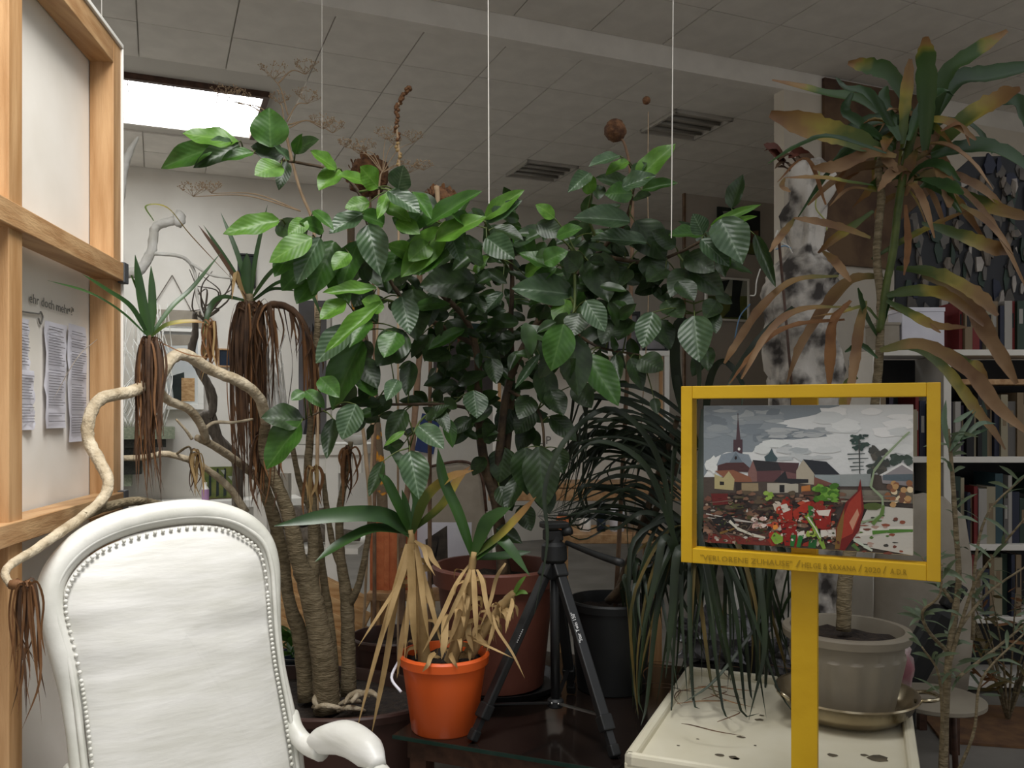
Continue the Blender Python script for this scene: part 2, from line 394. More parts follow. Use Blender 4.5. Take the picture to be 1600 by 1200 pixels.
# hanging strings from the ceiling
for i, (x0, y0, x1, y1, d, r) in enumerate(((760, -700, 764, 318, 2.3, .0014), (1057, -700, 1049, 372, 2.3, .0014), (157, -500, 159, 60, 2.45, .0012), (503, -600, 503, 420, 2.6, .0005))):
    a, b = P(x0, y0, d), P(x1, y1, d); a.z = ZN+.009
    tag(MB().tube([a, b], r, 6, 2, smooth=False).build('hanging_string', M['string']), ['white string hanging from the ceiling into the middle of the lemon foliage', 'white string hanging from the ceiling beside the seed head stalks', 'white string hanging behind the timber framed board', 'hair-thin thread hanging past the dry fennel'][i], 'string')

# ------------------------------------------------------------------ timber framed board on the left
pf = V((-1.112, 2.3, 0)); pn = V((-.958, 1.16, 0)); ax = (pn-pf).normalized(); nrm = V((0, 0, 1)).cross(ax)
if nrm.x < 0: nrm = -nrm
bd = thing('framed_board', 'large white hardboard sheet on a pine timber frame with papers', 'board', pf)
def bbox(u0, u1, z0, z1, t0, t1, name, m, par=bd, bev=.002):
    c = pf+ax*(u0+u1)/2+nrm*(t0+t1)/2+V((0, 0, (z0+z1)/2))
    return MB().boxm(basis(c, ax, V((0, 0, 1)).cross(ax)), u1-u0, t1-t0, z1-z0).build(name, m, par, bevel=bev)
ztop = CZ+(650-74)/F*2.3
zm = lambda y: CZ-(y-650)/F*2.3
Lp = (pn-pf).length
bbox(.0, Lp, .02, ztop, -.012, -.002, 'hardboard_sheet', M['sheet'])
bbox(-.006, Lp, ztop, ztop+.012, -.012, .066, 'capping_strip', M['white'])
bbox(-.006, 0, .02, ztop, -.012, .066, 'edge_strip', M['white'])
bbox(0, .06, 0, ztop, 0, .06, 'frame_post', M['wood'])
un = .628
bbox(un, un+.06, 0, ztop, 0, .066, 'frame_post', M['wood'])
bbox(.06, Lp, ztop-.062, ztop, 0, .06, 'frame_rail', M['woodh'])
bbox(0.0, Lp, zm(441), zm(413), .01, .075, 'frame_rail', M['woodh'])
bbox(0.0, Lp, zm(793), zm(768), .01, .075, 'frame_rail', M['woodh'])
bbox(-.008, .028, zm(443), zm(411), .008, .078, 'corner_cap', M['grey'])
bbox(-.008, .028, zm(795), zm(766), .008, .078, 'corner_cap', M['grey'])
# papers on the sheet: positions by pixel on the sheet plane
def sheet_u(px):
    xs = (px-800)/F; k = ax.x/ax.y; d = (pf.x-k*pf.y)/(xs-k); return (V((xs*d, d, 0))-pf).dot(ax), d
def paper(px0, px1, py0, py1, lines, label=None):
    u1, da = sheet_u(px0); u0, db = sheet_u(px1); dm = (da+db)/2
    z1 = CZ-(py0-650)/F*dm; z0 = CZ-(py1-650)/F*dm
    b = MB(); nx, ny = 4, 10
    for j in range(ny+1):
        for i in range(nx+1):
            b.v.append(pf+ax*(u0+(u1-u0)*i/nx+rnd.uniform(-.001, .001))+nrm*(.003+rnd.uniform(0, .006))+V((0, 0, z0+(z1-z0)*j/ny)))
    for j in range(ny):
        for i in range(nx):
            a = j*(nx+1)+i; b.face((a, a+1, a+nx+2, a+nx+1))
    o = b.build('paper_sheet', M['paper'], bd, True)
    t = MB(); z = z1-.012
    while z > z0+.012:
        e = u1-(u1-u0)*.08; s = e-(u1-u0)*rnd.uniform(.55, .84)
        if rnd.random() > .12: t.boxm(basis(pf+ax*(s+e)/2+nrm*.0105+V((0, 0, z)), ax, V((0, 0, 1)).cross(ax)), e-s, .0004, .0016)
        z -= .0062
    t.build('printed_lines', M['ink'], o, kind='stuff')
paper(66, 99, 505, 669, 1); paper(103, 131, 509, 690, 1); paper(20, 41, 497, 580, 1); paper(20, 49, 578, 672, 1)
uu, dd_ = sheet_u(44)
Mt = basis(pf+ax*uu+nrm*.002+V((0, 0, CZ-(472-650)/F*dd_)), -ax, V((0, 0, 1)))
text_mesh('ehr doch mehr ?', .03, 'handwriting', M['pencil'], Mt, bd, .0003, fit=abs(sheet_u(112)[0]-uu))
for pxq in (107, 113):
    uq, dq = sheet_u(pxq); MB().bar(pf+ax*uq+nrm*.002+V((0, 0, CZ-(482-650)/F*dq)), pf+ax*uq+nrm*.002+V((0, 0, CZ-(487-650)/F*dq)), .002, .001).build('pencil_dot', M['pencil'], bd)
ua, da = sheet_u(30); ub, db = sheet_u(62)
MB().tube([pf+ax*ua+nrm*.002+V((0, 0, CZ-(486-650)/F*da)), pf+ax*(ub+.01)+nrm*.002+V((0, 0, CZ-(491-650)/F*db)), pf+ax*ub+nrm*.002+V((0, 0, CZ-(487-650)/F*db)), pf+ax*(ub-.012)+nrm*.002+V((0, 0, CZ-(495-650)/F*db)), pf+ax*ub+nrm*.002+V((0, 0, CZ-(506-650)/F*db)), pf+ax*(ub+.012)+nrm*.002+V((0, 0, CZ-(498-650)/F*db))], .002, 5, 4).build('drawn_hook', M['pencil'], bd)

# ------------------------------------------------------------------ white armchair
def cdp(x, y): return 1.58+.30*(x-57)/383+.00028*(1200-y)
def cp(x, y, o=0): return P(x, y, cdp(x, y))+V((.6, -.8, 0))*o
outer = [(120, 1300), (112, 1230), (104, 1150), (95, 1080), (82, 1012), (68, 966), (58, 925), (66, 890), (90, 855), (130, 822), (185, 798), (245, 785), (305, 780), (355, 788), (395, 806), (424, 838), (436, 880), (438, 930), (439, 985), (446, 1045), (458, 1105), (470, 1160), (478, 1230), (486, 1300)]
inner = [(150, 1300), (142, 1230), (133, 1150), (125, 1090), (115, 1035), (103, 985), (96, 945), (102, 912), (124, 880), (156, 856), (200, 838), (250, 826), (300, 820), (344, 823), (376, 836), (400, 856), (411, 890), (416, 935), (421, 990), (428, 1045), (438, 1100), (447, 1155), (456, 1230), (464, 1300)]
ch = thing('armchair', 'white painted open armchair with rounded back and studded upholstery', 'armchair', (-.62, 1.6, 0))
cen = [(cp(*a)+cp(*b))/2 for a, b in zip(outer, inner)]
rad = [(cp(*a)-cp(*b)).length/2 for a, b in zip(outer, inner)]
MB().tube(cen, rad, 14, 5).build('back_frame', M['whitew'], ch, True)
mould = [cp(a[0]*.35+b[0]*.65, a[1]*.35+b[1]*.65, .02) for a, b in zip(outer, inner)]
MB().tube(mould, .0055, 8, 5).build('moulding', M['whitew'], ch, True)
path = cr([cp(*q, .012) for q in inner], 8)
b = MB(); cent = sum(path, V())/len(path); ns = 14
nf = V((.6, -.8, .08)).normalized()
for i in range(ns+1):
    s = i/ns
    for p in path:
        q = cent+(p-cent)*s; b.v.append(q+nf*(.03*(1-s**4))+nf*.0035*noise.noise(V((q.x*5, q.z*22, 1))))
NPt = len(path)
for i in range(ns):
    for k in range(NPt):
        a = i*NPt+k; c = i*NPt+(k+1) % NPt; b.face((a, c, c+NPt, a+NPt))
b.build('back_upholstery', M['uph'], ch, True)
acc = 0; b = MB(); last = path[0]
for i in range(1, NPt):
    acc += (path[i]-last).length; last = path[i]
    if acc >= .0086:
        acc = 0; b.ball(path[i]+nf*.010+(cent-path[i]).normalized()*.004, .0043, 7, 5)
b.build('stud_trim', M['whitew'], ch, True, kind='stuff')
zs = .42
br, bl = cp(455, 1150), cp(120, 1150); br.z = bl.z = zs; fw = V((.6, -.8, 0))
mid = (br+bl)/2
seat = MB(); rr_ = V((br-bl)).normalized()
pts = [bl+fw*.02, br+fw*.02, br+fw*.46+rr_*.05, bl+fw*.46-rr_*.05]
def slab(mb, pts, z0, z1):
    n = len(pts); b = len(mb.v)
    for z in (z0, z1):
        for p in pts: mb.v.append(V((p[0], p[1], z)))
    mb.face([b+i for i in range(n-1, -1, -1)]); mb.face([b+n+i for i in range(n)])
    for i in range(n): j = (i+1) % n; mb.face((b+i, b+j, b+n+j, b+n+i))
    return mb
slab(seat, pts, .36, .46); seat.build('seat_cushion', M['uph'], ch, bevel=.03)
slab(MB(), [p+fw*.0 for p in pts], .28, .36).build('seat_rail', M['whitew'], ch, bevel=.01)
for p in pts: MB().tube([(p.x, p.y, .3), (p.x+fw.x*.02, p.y+fw.y*.02, .15), (p.x, p.y, 0)], [.03, .022, .016], 10, 4).build('leg', M['whitew'], ch, True)
def arm(sx, side):
    j = cp(sx, 1122 if side > 0 else 1170); j.z = .655
    out = rr_*side
    A = lambda f, z, o: V((j.x+fw.x*f+out.x*o, j.y+fw.y*f+out.y*o, z))
    MB().tube([A(-.01, .63, 0), A(.02, .605, .0), A(.05, .582, .012), A(.10, .58, .03)], [.021, .02, .021, .026], 12, 5).build('arm_rail', M['whitew'], ch, True)
    MB().tube([A(.065, .582, .02), A(.10, .60, .032), A(.17, .62, .052), A(.25, .616, .06), A(.30, .60, .06)], [.018, .03, .037, .034, .016], 14, 6, flat=1.0).build('arm_pad', M['uph'], ch, True)
    MB().tube([A(.28, .585, .06), A(.335, .565, .06), A(.36, .54, .055), A(.33, .50, .045), A(.28, .44, .03), A(.27, .34, .02)], [.026, .03, .026, .02, .022, .024], 12, 5).build('arm_post', M['whitew'], ch, True)
arm(455, 1); arm(118, -1)

# ------------------------------------------------------------------ low dark table with glass top
E1, E2 = V((C8, -S8, 0)), V((S8, C8, 0))
ZT = .42
def ebox(mb, o, u0, u1, v0, v1, z0, z1):
    c = V(o)+E1*(u0+u1)/2+E2*(v0+v1)/2; c.z = (z0+z1)/2
    return mb.boxm(basis(c, E1, E2), u1-u0, v1-v0, z1-z0)
to = V((-.33, 2.37, 0))
tbl = thing('low_table', 'low dark brown table with a reflecting glass top under the pots', 'table', to+E1*.4+E2*.4)
ebox(MB(), to, 0, .64, 0, .95, ZT-.012, ZT).build('glass_top', M['tableg'], tbl, bevel=.002)
ebox(MB(), to, 0, .64, -.002, 0, ZT-.011, ZT-.001).build('glass_edge', M['glassedge'], tbl)
ebox(MB(), to, .03, .61, .03, .92, ZT-.07, ZT-.012).build('apron', M['woodd'], tbl)
for u in (.06, .58):
    for v in (.06, .89): ebox(MB(), to, u-.025, u+.025, v-.025, v+.025, 0, ZT-.07).build('leg', M['woodd'], tbl)

# ------------------------------------------------------------------ pots
def pot(parent, c, r0, r1, h, m, name='pot', lip=.012, lipz=.03, seg=40, sx=1, sy=1, soilz=None, rz=0, flute=0, nfl=0):
    prof = [(r0*.96, 0), (r0, .004), (r1-(r1-r0)*lipz/h, h-lipz), (r1+lip*.6, h-lipz+.002), (r1+lip, h-.006), (r1+lip-.004, h), (r1-.004, h), (r1-.01, h-.02), (r0-.008, .02), (.001, .018)]
    if flute:
        prof = [(r0*.96, 0), (r0, .004), (r0+(r1-r0)*.05, .012), (r0+(r1-r0)*.1, .016)]+[(r0+(r1-r0)*q, h*q*.72) for q in (.2, .5, .8, .98)]+[(r0+(r1-r0)*.8, h*.74), (r1-.005, h-lipz), (r1+lip, h-lipz+.004), (r1+lip+.003, h-.006), (r1+lip, h), (r1-.006, h), (r1-.012, h-.02), (r0-.01, .02), (.001, .018)]
    o = MB().lathe(c, prof, seg, sx, sy, flute, nfl, (.014, h*.73), rz=rz).build(name, m, parent, True, autos=35)
    sz = soilz if soilz is not None else h-.03
    rs = r0+(r1-r0)*sz/h-.008; b = MB(); c = V(c)
    n = 24; b.v.append(c+V((0, 0, sz+.008)))
    for q in (.33, .66, 1):
        for k in range(n):
            a = 2*math.pi*k/n; X, Y = math.cos(a)*rs*q*sx, math.sin(a)*rs*q*sy
            b.v.append(c+V((X*math.cos(rz)-Y*math.sin(rz), X*math.sin(rz)+Y*math.cos(rz), sz+rnd.uniform(-.006, .01))))
    for k in range(n): b.face((0, 1+k, 1+(k+1) % n))
    for q in (0, 1):
        for k in range(n): b.face((1+q*n+k, 1+(q+1)*n+k, 1+(q+1)*n+(k+1) % n, 1+q*n+(k+1) % n))
    b.build('soil', M['soil'], parent, True)
    return o

# ------------------------------------------------------------------ dragon tree (left) in its oval planter
dt = thing('dragon_tree', 'old dragon tree with grey trunks and winding branches in an oval brown planter', 'potted plant', (-.62, 2.72, 0))
pot(dt, (-.64, 2.76, 0), .25, .30, .42, M['brownp'], 'planter', sx=1.32, sy=.85, soilz=.38, rz=math.radians(-15))
TR = [([(512, 1112, 2.64), (503, 1010, 2.64), (482, 915, 2.64), (468, 880, 2.62), (452, 810, 2.6), (432, 755, 2.57), (412, 705, 2.55), (416, 655, 2.5)], [.042, .036, .034, .026, .022, .019, .016, .015], 'bark'),
      ([(484, 920, 2.64), (490, 860, 2.66), (487, 780, 2.66), (481, 740, 2.66), (487, 650, 2.66), (494, 540, 2.66), (498, 480, 2.66)], [.026, .018, .015, .013, .012, .01, .009], 'bark'),
      ([(481, 1095, 2.72), (470, 1000, 2.74), (452, 940, 2.74), (440, 860, 2.74), (422, 790, 2.72), (408, 740, 2.7), (398, 640, 2.66), (392, 500, 2.6), (390, 460, 2.6)], [.03, .026, .02, .02, .02, .018, .015, .013, .012], 'bark'),
      ([(524, 1075, 2.75), (518, 990, 2.75), (505, 900, 2.78), (494, 820, 2.8), (470, 760, 2.8), (455, 690, 2.78)], [.016, .014, .013, .012, .01, .008], 'bark'),
      ([(545, 1085, 2.72), (544, 1000, 2.72), (541, 930, 2.72), (532, 870, 2.72), (531, 800, 2.72), (540, 745, 2.72), (548, 690, 2.72)], [.026, .022, .02, .015, .012, .01, .008], 'bark'),
      ([(534, 890, 2.72), (520, 850, 2.72), (510, 790, 2.72), (505, 740, 2.72)], [.012, .01, .009, .007], 'bark'),
      ([(545, 945, 2.72), (560, 915, 2.7), (572, 860, 2.68), (580, 800, 2.66)], [.014, .011, .01, .008], 'bark'),
      ([(416, 660, 2.5), (405, 622, 2.44), (375, 597, 2.38), (330, 578, 2.32), (292, 555, 2.26), (268, 560, 2.22), (245, 592, 2.15), (205, 612, 2.06), (160, 622, 1.98), (141, 648, 1.94), (138, 685, 1.92), (156, 722, 1.9), (169, 752, 1.87), (160, 780, 1.84), (128, 808, 1.78), (85, 838, 1.68), (50, 862, 1.6), (20, 880, 1.52), (8, 896, 1.48), (16, 914, 1.46)], [.015, .0155, .0155, .0155, .016, .016, .0155, .015, .0145, .014, .0135, .013, .012, .0115, .011, .010, .009, .008, .007, .006], 'barkp'),
      ([(400, 745, 2.68), (372, 722, 2.62), (335, 697, 2.5), (308, 684, 2.42)], [.013, .012, .012, .010], 'barkp'),
      ([(322, 690, 2.45), (316, 668, 2.4), (296, 640, 2.34), (262, 625, 2.26), (243, 600, 2.2), (234, 560, 2.12), (233, 530, 2.1)], [.012, .012, .012, .012, .012, .011, .010], 'barkp'),
      ([(384, 800, 2.66), (358, 762, 2.62), (330, 738, 2.58), (304, 722, 2.54), (280, 714, 2.5), (255, 709, 2.48), (225, 715, 2.46), (188, 716, 2.44)], [.012, .011, .010, .010, .009, .009, .009, .008], 'barkp'),
      ([(300, 686, 2.44), (290, 672, 2.42), (275, 655, 2.4)], [.005, .004, .003], 'barkp'),
      ([(318, 672, 2.4), (335, 660, 2.42), (365, 660, 2.45), (395, 655, 2.5)], [.005, .005, .004, .004], 'barkp'),
      ([(272, 712, 2.5), (294, 698, 2.46), (300, 708, 2.46)], [.004, .003, .003], 'bark'),
      ([(130, 806, 1.78), (165, 792, 1.9), (215, 783, 2.1), (255, 790, 2.2)], [.009, .011, .011, .010], 'bark')]
for pts, r, m in TR:
    MB().tube([P(*q) for q in pts], r, 10, 6, rough=.16).build('trunk' if max(r) > .02 else 'branch', M[m], dt, True)
for q in range(12):
    a = rnd.uniform(0, 6.28); c = P(515+rnd.uniform(-25, 60), 1105+rnd.uniform(-8, 14), 2.6+rnd.uniform(-.05, .1))
    MB().tube([c+V((.05*math.cos(a+t), .04*math.sin(a+t), .012*math.sin(t*2)+.01)) for t in (0, .7, 1.4, 2.1)], [.006, .009, .008, .004], 7, 4, .2).build('root', M['barkp'], dt, True)
def dleaf(pts, wpx, m, par, tw=0, name='leaf', **k):
    d = sum(p[2] for p in pts)/len(pts)
    return MB().strap([P(*p) for p in pts], wpx/F*d, tw, **k).build(name, M[m], par, True)
for pts, w_, m in (([(388, 468, 2.6), (362, 420, 2.58), (318, 352, 2.55)], 8, 'drgreen'), ([(388, 468, 2.6), (345, 400, 2.55), (310, 352, 2.52)], 7, 'dead'), ([(390, 466, 2.6), (372, 400, 2.6), (345, 332, 2.6)], 8, 'drgreen'),
                   ([(392, 466, 2.6), (400, 400, 2.58), (418, 320, 2.58)], 7, 'drgreen'), ([(394, 466, 2.6), (420, 430, 2.55), (455, 398, 2.52)], 9, 'drgreen'), ([(386, 466, 2.6), (385, 430, 2.6), (386, 395, 2.6)], 16, 'drgreen'),
                   ([(394, 470, 2.6), (440, 440, 2.55), (480, 450, 2.55), (505, 500, 2.55)], 8, 'drgreen'), ([(396, 470, 2.6), (425, 452, 2.58), (465, 455, 2.55)], 7, 'drgreen'), ([(385, 470, 2.6), (345, 465, 2.55), (325, 490, 2.5), (316, 560, 2.48)], 9, 'drgreen'),
                   ([(384, 470, 2.6), (375, 445, 2.58), (368, 425, 2.56), (362, 470, 2.54)], 7, 'tan'), ([(233, 525, 2.1), (222, 470, 2.08), (211, 398, 2.06)], 15, 'drgreen'), ([(234, 525, 2.1), (238, 480, 2.1), (236, 415, 2.1)], 13, 'drgreen'),
                   ([(231, 524, 2.1), (205, 480, 2.05), (165, 452, 1.98), (128, 428, 1.92)], 10, 'drgreen'), ([(231, 526, 2.1), (190, 488, 2.0), (140, 458, 1.88), (74, 438, 1.76)], 8, 'drgreen'), ([(235, 525, 2.1), (268, 480, 2.14), (300, 450, 2.18), (345, 395, 2.22)], 8, 'drgreen'),
                   ([(236, 526, 2.1), (262, 507, 2.1), (300, 502, 2.12), (322, 505, 2.14)], 8, 'dryel'), ([(152, 530, 1.95), (120, 560, 1.88), (80, 630, 1.8)], 1.5, 'stick'), ([(205, 430, 2.06), (225, 480, 2.1), (232, 522, 2.1)], 5, 'dryel'),
                   ([(240, 345, 2.2), (228, 322, 2.25), (262, 325, 2.3), (300, 370, 2.4), (380, 455, 2.58)], 3, 'dryel'), ([(240, 530, 2.1), (290, 553, 2.2), (330, 560, 2.3)], 3, 'dead2')):
    dleaf(pts, w_, m, dt, n=6)
def tuft(par, cx, cy, d, n, L, wpx, mats, spread, up=.05, out=.05, sub=None):
    for i in range(n):
        a = rnd.uniform(0, 6.28); c = P(cx+rnd.uniform(-.3, .3)*spread, cy+rnd.uniform(-3, 6), d+rnd.uniform(-.02, .02))
        o = rnd.uniform(.3, 1)*out; l = L*rnd.uniform(.5, 1.05)
        ex, ey = math.cos(a), math.sin(a)*.6
        pts = [c, c+V((ex*o*.6, ey*o*.6, up*rnd.uniform(.2, 1))), c+V((ex*o, ey*o, -l*.25)), c+V((ex*o*.9+rnd.uniform(-.01, .01), ey*o*.9, -l*.65)), c+V((ex*o*.75+rnd.uniform(-.025, .025), ey*o*.8, -l))]
        MB().strap(pts, wpx/F*d*rnd.uniform(.6, 1.2), rnd.uniform(-1.2, 1.2), 4, curl=rnd.uniform(-1.5, 1.5)).build('dead_leaf', M[rnd.choice(mats)], par, True)
tuft(dt, 233, 535, 2.1, 60, .38, 4.5, ['dead', 'dead', 'dead2'], 18, .01, .036)
tuft(dt, 393, 482, 2.6, 78, .60, 4.4, ['dead', 'dead', 'dead', 'dead2'], 34, .02, .058)
arch = [P(396, 492, 2.6), P(424, 477, 2.57), P(455, 483, 2.55), P(478, 512, 2.54), P(489, 548, 2.54)]
MB().tube(arch, [.009, .011, .010, .007, .003], 7, 6, .4).build('dead_stem', M['dead'], dt, True)
asmp = cr(arch, 10)
for i in range(44):
    c = rnd.choice(asmp)+V((rnd.uniform(-.008, .008), rnd.uniform(-.02, .02), .004)); l = rnd.uniform(.06, .34); sx_ = rnd.uniform(-.03, .035)
    MB().strap([c, c+V((sx_*.4, -.01, -l*.15)), c+V((sx_, -.012, -l*.55)), c+V((sx_*.7+rnd.uniform(-.02, .02), -.01, -l))], rnd.uniform(.004, .010), rnd.uniform(-1.2, 1.2), 4, curl=rnd.uniform(-1.5, 1.5)).build('dead_leaf', M[rnd.choice(['dead', 'dead', 'dead2'])], dt, True)
tuft(dt, 415, 680, 2.55, 22, .24, 4.5, ['dead2', 'dead'], 20, .01, .05)
tuft(dt, 328, 508, 2.45, 20, .15, 4.5, ['tan', 'dead2'], 22, .012, .03)
tuft(dt, 308, 708, 2.46, 14, .12, 4, ['dead', 'tan'], 10, .01, .025)
tuft(dt, 40, 916, 1.46, 26, .23, 5, ['dead2', 'dead2', 'dead'], 16, .008, .026)
MB().tube([P(16, 914, 1.46), P(28, 914, 1.46), P(42, 920, 1.46)], [.008, .009, .007], 8, 4, .3).build('branch', M['dead2'], dt, True)
tuft(dt, 490, 735, 2.62, 10, .16, 6, ['dead2', 'tan'], 14, .02, .03)
tuft(dt, 545, 705, 2.7, 14, .17, 5, ['dead2', 'dead'], 14, .02, .035)

# ------------------------------------------------------------------ lemon tree
lt = thing('lemon_tree', 'large lush lemon tree with broad glossy green leaves, in a big terracotta pot', 'potted plant', P(775, 1078, 2.8))
pc = P(775, 1078, 2.8); pc.z = ZT+.012
MB().lathe((pc.x, pc.y, ZT), [(.19, 0), (.215, .03), (.208, .03), (.185, .006), (.001, .006)], 36).build('saucer', M['blackp'], lt, True, autos=40)
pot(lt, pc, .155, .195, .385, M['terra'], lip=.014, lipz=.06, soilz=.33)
BR = [([(786, 905, 2.8), (778, 800, 2.8), (757, 725, 2.78), (748, 640, 2.75), (746, 560, 2.7), (728, 500, 2.66), (690, 460, 2.6)], [.02, .018, .016, .014, .012, .01, .008]),
      ([(790, 905, 2.82), (776, 790, 2.8), (782, 690, 2.78), (795, 600, 2.74), (830, 520, 2.68), (885, 445, 2.62), (940, 390, 2.6)], [.022, .017, .014, .012, .011, .009, .007]),
      ([(777, 800, 2.82), (792, 700, 2.84), (800, 600, 2.84), (798, 510, 2.8), (800, 430, 2.75), (790, 370, 2.7)], [.014, .012, .011, .009, .007, .005]),
      ([(744, 540, 2.7), (690, 510, 2.62), (640, 480, 2.55), (600, 420, 2.5), (575, 350, 2.46), (560, 300, 2.45), (525, 268, 2.44), (470, 255, 2.42), (430, 248, 2.4), (380, 234, 2.38), (330, 231, 2.36)], [.009, .008, .007, .006, .006, .005, .005, .004, .004, .003, .002]),
      ([(600, 420, 2.5), (560, 400, 2.46), (500, 380, 2.42), (440, 350, 2.4)], [.005, .005, .004, .003]),
      ([(560, 300, 2.45), (600, 295, 2.42), (640, 310, 2.4)], [.004, .003, .003]),
      ([(940, 390, 2.6), (975, 350, 2.55), (988, 305, 2.5), (992, 275, 2.48)], [.007, .006, .004, .003]),
      ([(940, 400, 2.6), (1010, 410, 2.55), (1060, 395, 2.5), (1105, 372, 2.46), (1150, 350, 2.44)], [.007, .006, .005, .004, .003]),
      ([(1060, 398, 2.5), (1080, 430, 2.46), (1085, 490, 2.44)], [.004, .003, .002]),
      ([(748, 640, 2.75), (690, 632, 2.62), (620, 632, 2.5), (555, 632, 2.42), (510, 640, 2.36), (474, 656, 2.32)], [.006, .005, .004, .004, .003, .002]),
      ([(880, 450, 2.6), (898, 480, 2.42), (895, 530, 2.36)], [.005, .004, .003]), ([(920, 410, 2.55), (900, 395, 2.42), (898, 470, 2.38), (892, 520, 2.34)], [.004, .004, .004, .003]),
      ([(830, 520, 2.68), (870, 500, 2.62), (930, 540, 2.55), (1000, 555, 2.5)], [.006, .005, .004, .003]),
      ([(700, 470, 2.6), (720, 420, 2.52), (700, 370, 2.46), (690, 350, 2.42)], [.006, .005, .004, .003]), ([(800, 430, 2.75), (770, 380, 2.6), (757, 345, 2.5)], [.005, .004, .003]),
      ([(690, 632, 2.62), (655, 660, 2.5), (640, 700, 2.4)], [.004, .003, .002]), ([(795, 610, 2.74), (840, 640, 2.66), (850, 700, 2.6), (840, 760, 2.6)], [.006, .005, .004, .003]),
      ([(940, 392, 2.6), (920, 340, 2.55), (925, 300, 2.5)], [.005, .004, .003]), ([(640, 480, 2.55), (590, 470, 2.48), (560, 520, 2.42)], [.005, .004, .003])]
samples = []
for pts, r in BR:
    w3 = [P(*q) for q in pts]; MB().tube(w3, r, 8, 6, .12).build('trunk' if r[0] > .013 else 'branch', M['barkt'] if r[0] > .0055 else M['twig'], lt, True)
    samples += cr(w3, 8)[4 if r[0] > .012 else 0:]
def leaf_mesh(name, m, droop, fold, wave, seed, shape=.85):
    me = bpy.data.meshes.new(name); nx, ny = 6, 11; vs = []; fs = []
    for j in range(ny+1):
        t = j/ny; hw = .5*(math.sin(math.pi*min(1, t**shape*.985+.015)))**.75*(1-.12*t)
        if t > .9: hw *= (1-t)/.1*.75+.25*(t < 1)
        for i in range(nx+1):
            s = -1+2*i/nx
            z = -droop*t*t+fold*abs(s)*hw*2+wave*math.sin(t*13+seed+(1.3 if s > 0 else 0))*abs(s)*.5*(1-t*.5)
            vs.append((s*hw, t, z))
    for j in range(ny):
        for i in range(nx):
            a = j*(nx+1)+i; fs.append((a, a+1, a+nx+2, a+nx+1))
    me.from_pydata(vs, [], fs); me.polygons.foreach_set('use_smooth', [True]*len(fs)); me.materials.append(M[m]); return me
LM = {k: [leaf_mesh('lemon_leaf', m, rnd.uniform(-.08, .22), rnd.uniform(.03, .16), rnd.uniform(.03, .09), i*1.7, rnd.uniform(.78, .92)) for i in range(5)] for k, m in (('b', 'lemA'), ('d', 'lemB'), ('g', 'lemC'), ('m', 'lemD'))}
tw = MB()
def put_leaf(B, Tp, w_, k, par, roll=None, tilt=None, twigs=tw, smp=samples):
    y = Tp-B; L = y.length; y.normalize()
    n = (V((0, 0, CZ))-B).normalized()*.85+V((0, 0, .5))
    n.rotate(Matrix.Rotation(rnd.uniform(-.45, .45) if roll is None else roll, 3, y))
    z = (n-y*n.dot(y)).normalized(); x = y.cross(z)
    o = bpy.data.objects.new('leaf', rnd.choice(LM[k])); COL.objects.link(o); o.parent = par
    R = Matrix(((x.x*w_, y.x*L, z.x*L), (x.y*w_, y.y*L, z.y*L), (x.z*w_, y.z*L, z.z*L)))
    o.matrix_local = Matrix.Translation(B-WL[par.name]) @ R.to_4x4()
    if smp:
        q = min(smp, key=lambda s: (s-B).length_squared)
        dist = (q-B).length
        if .004 < dist < .3: twigs.tube([q, q.lerp(B, .5)+V((0, 0, .08*dist)), B], [.0028, .002, .0015], 5, 4)
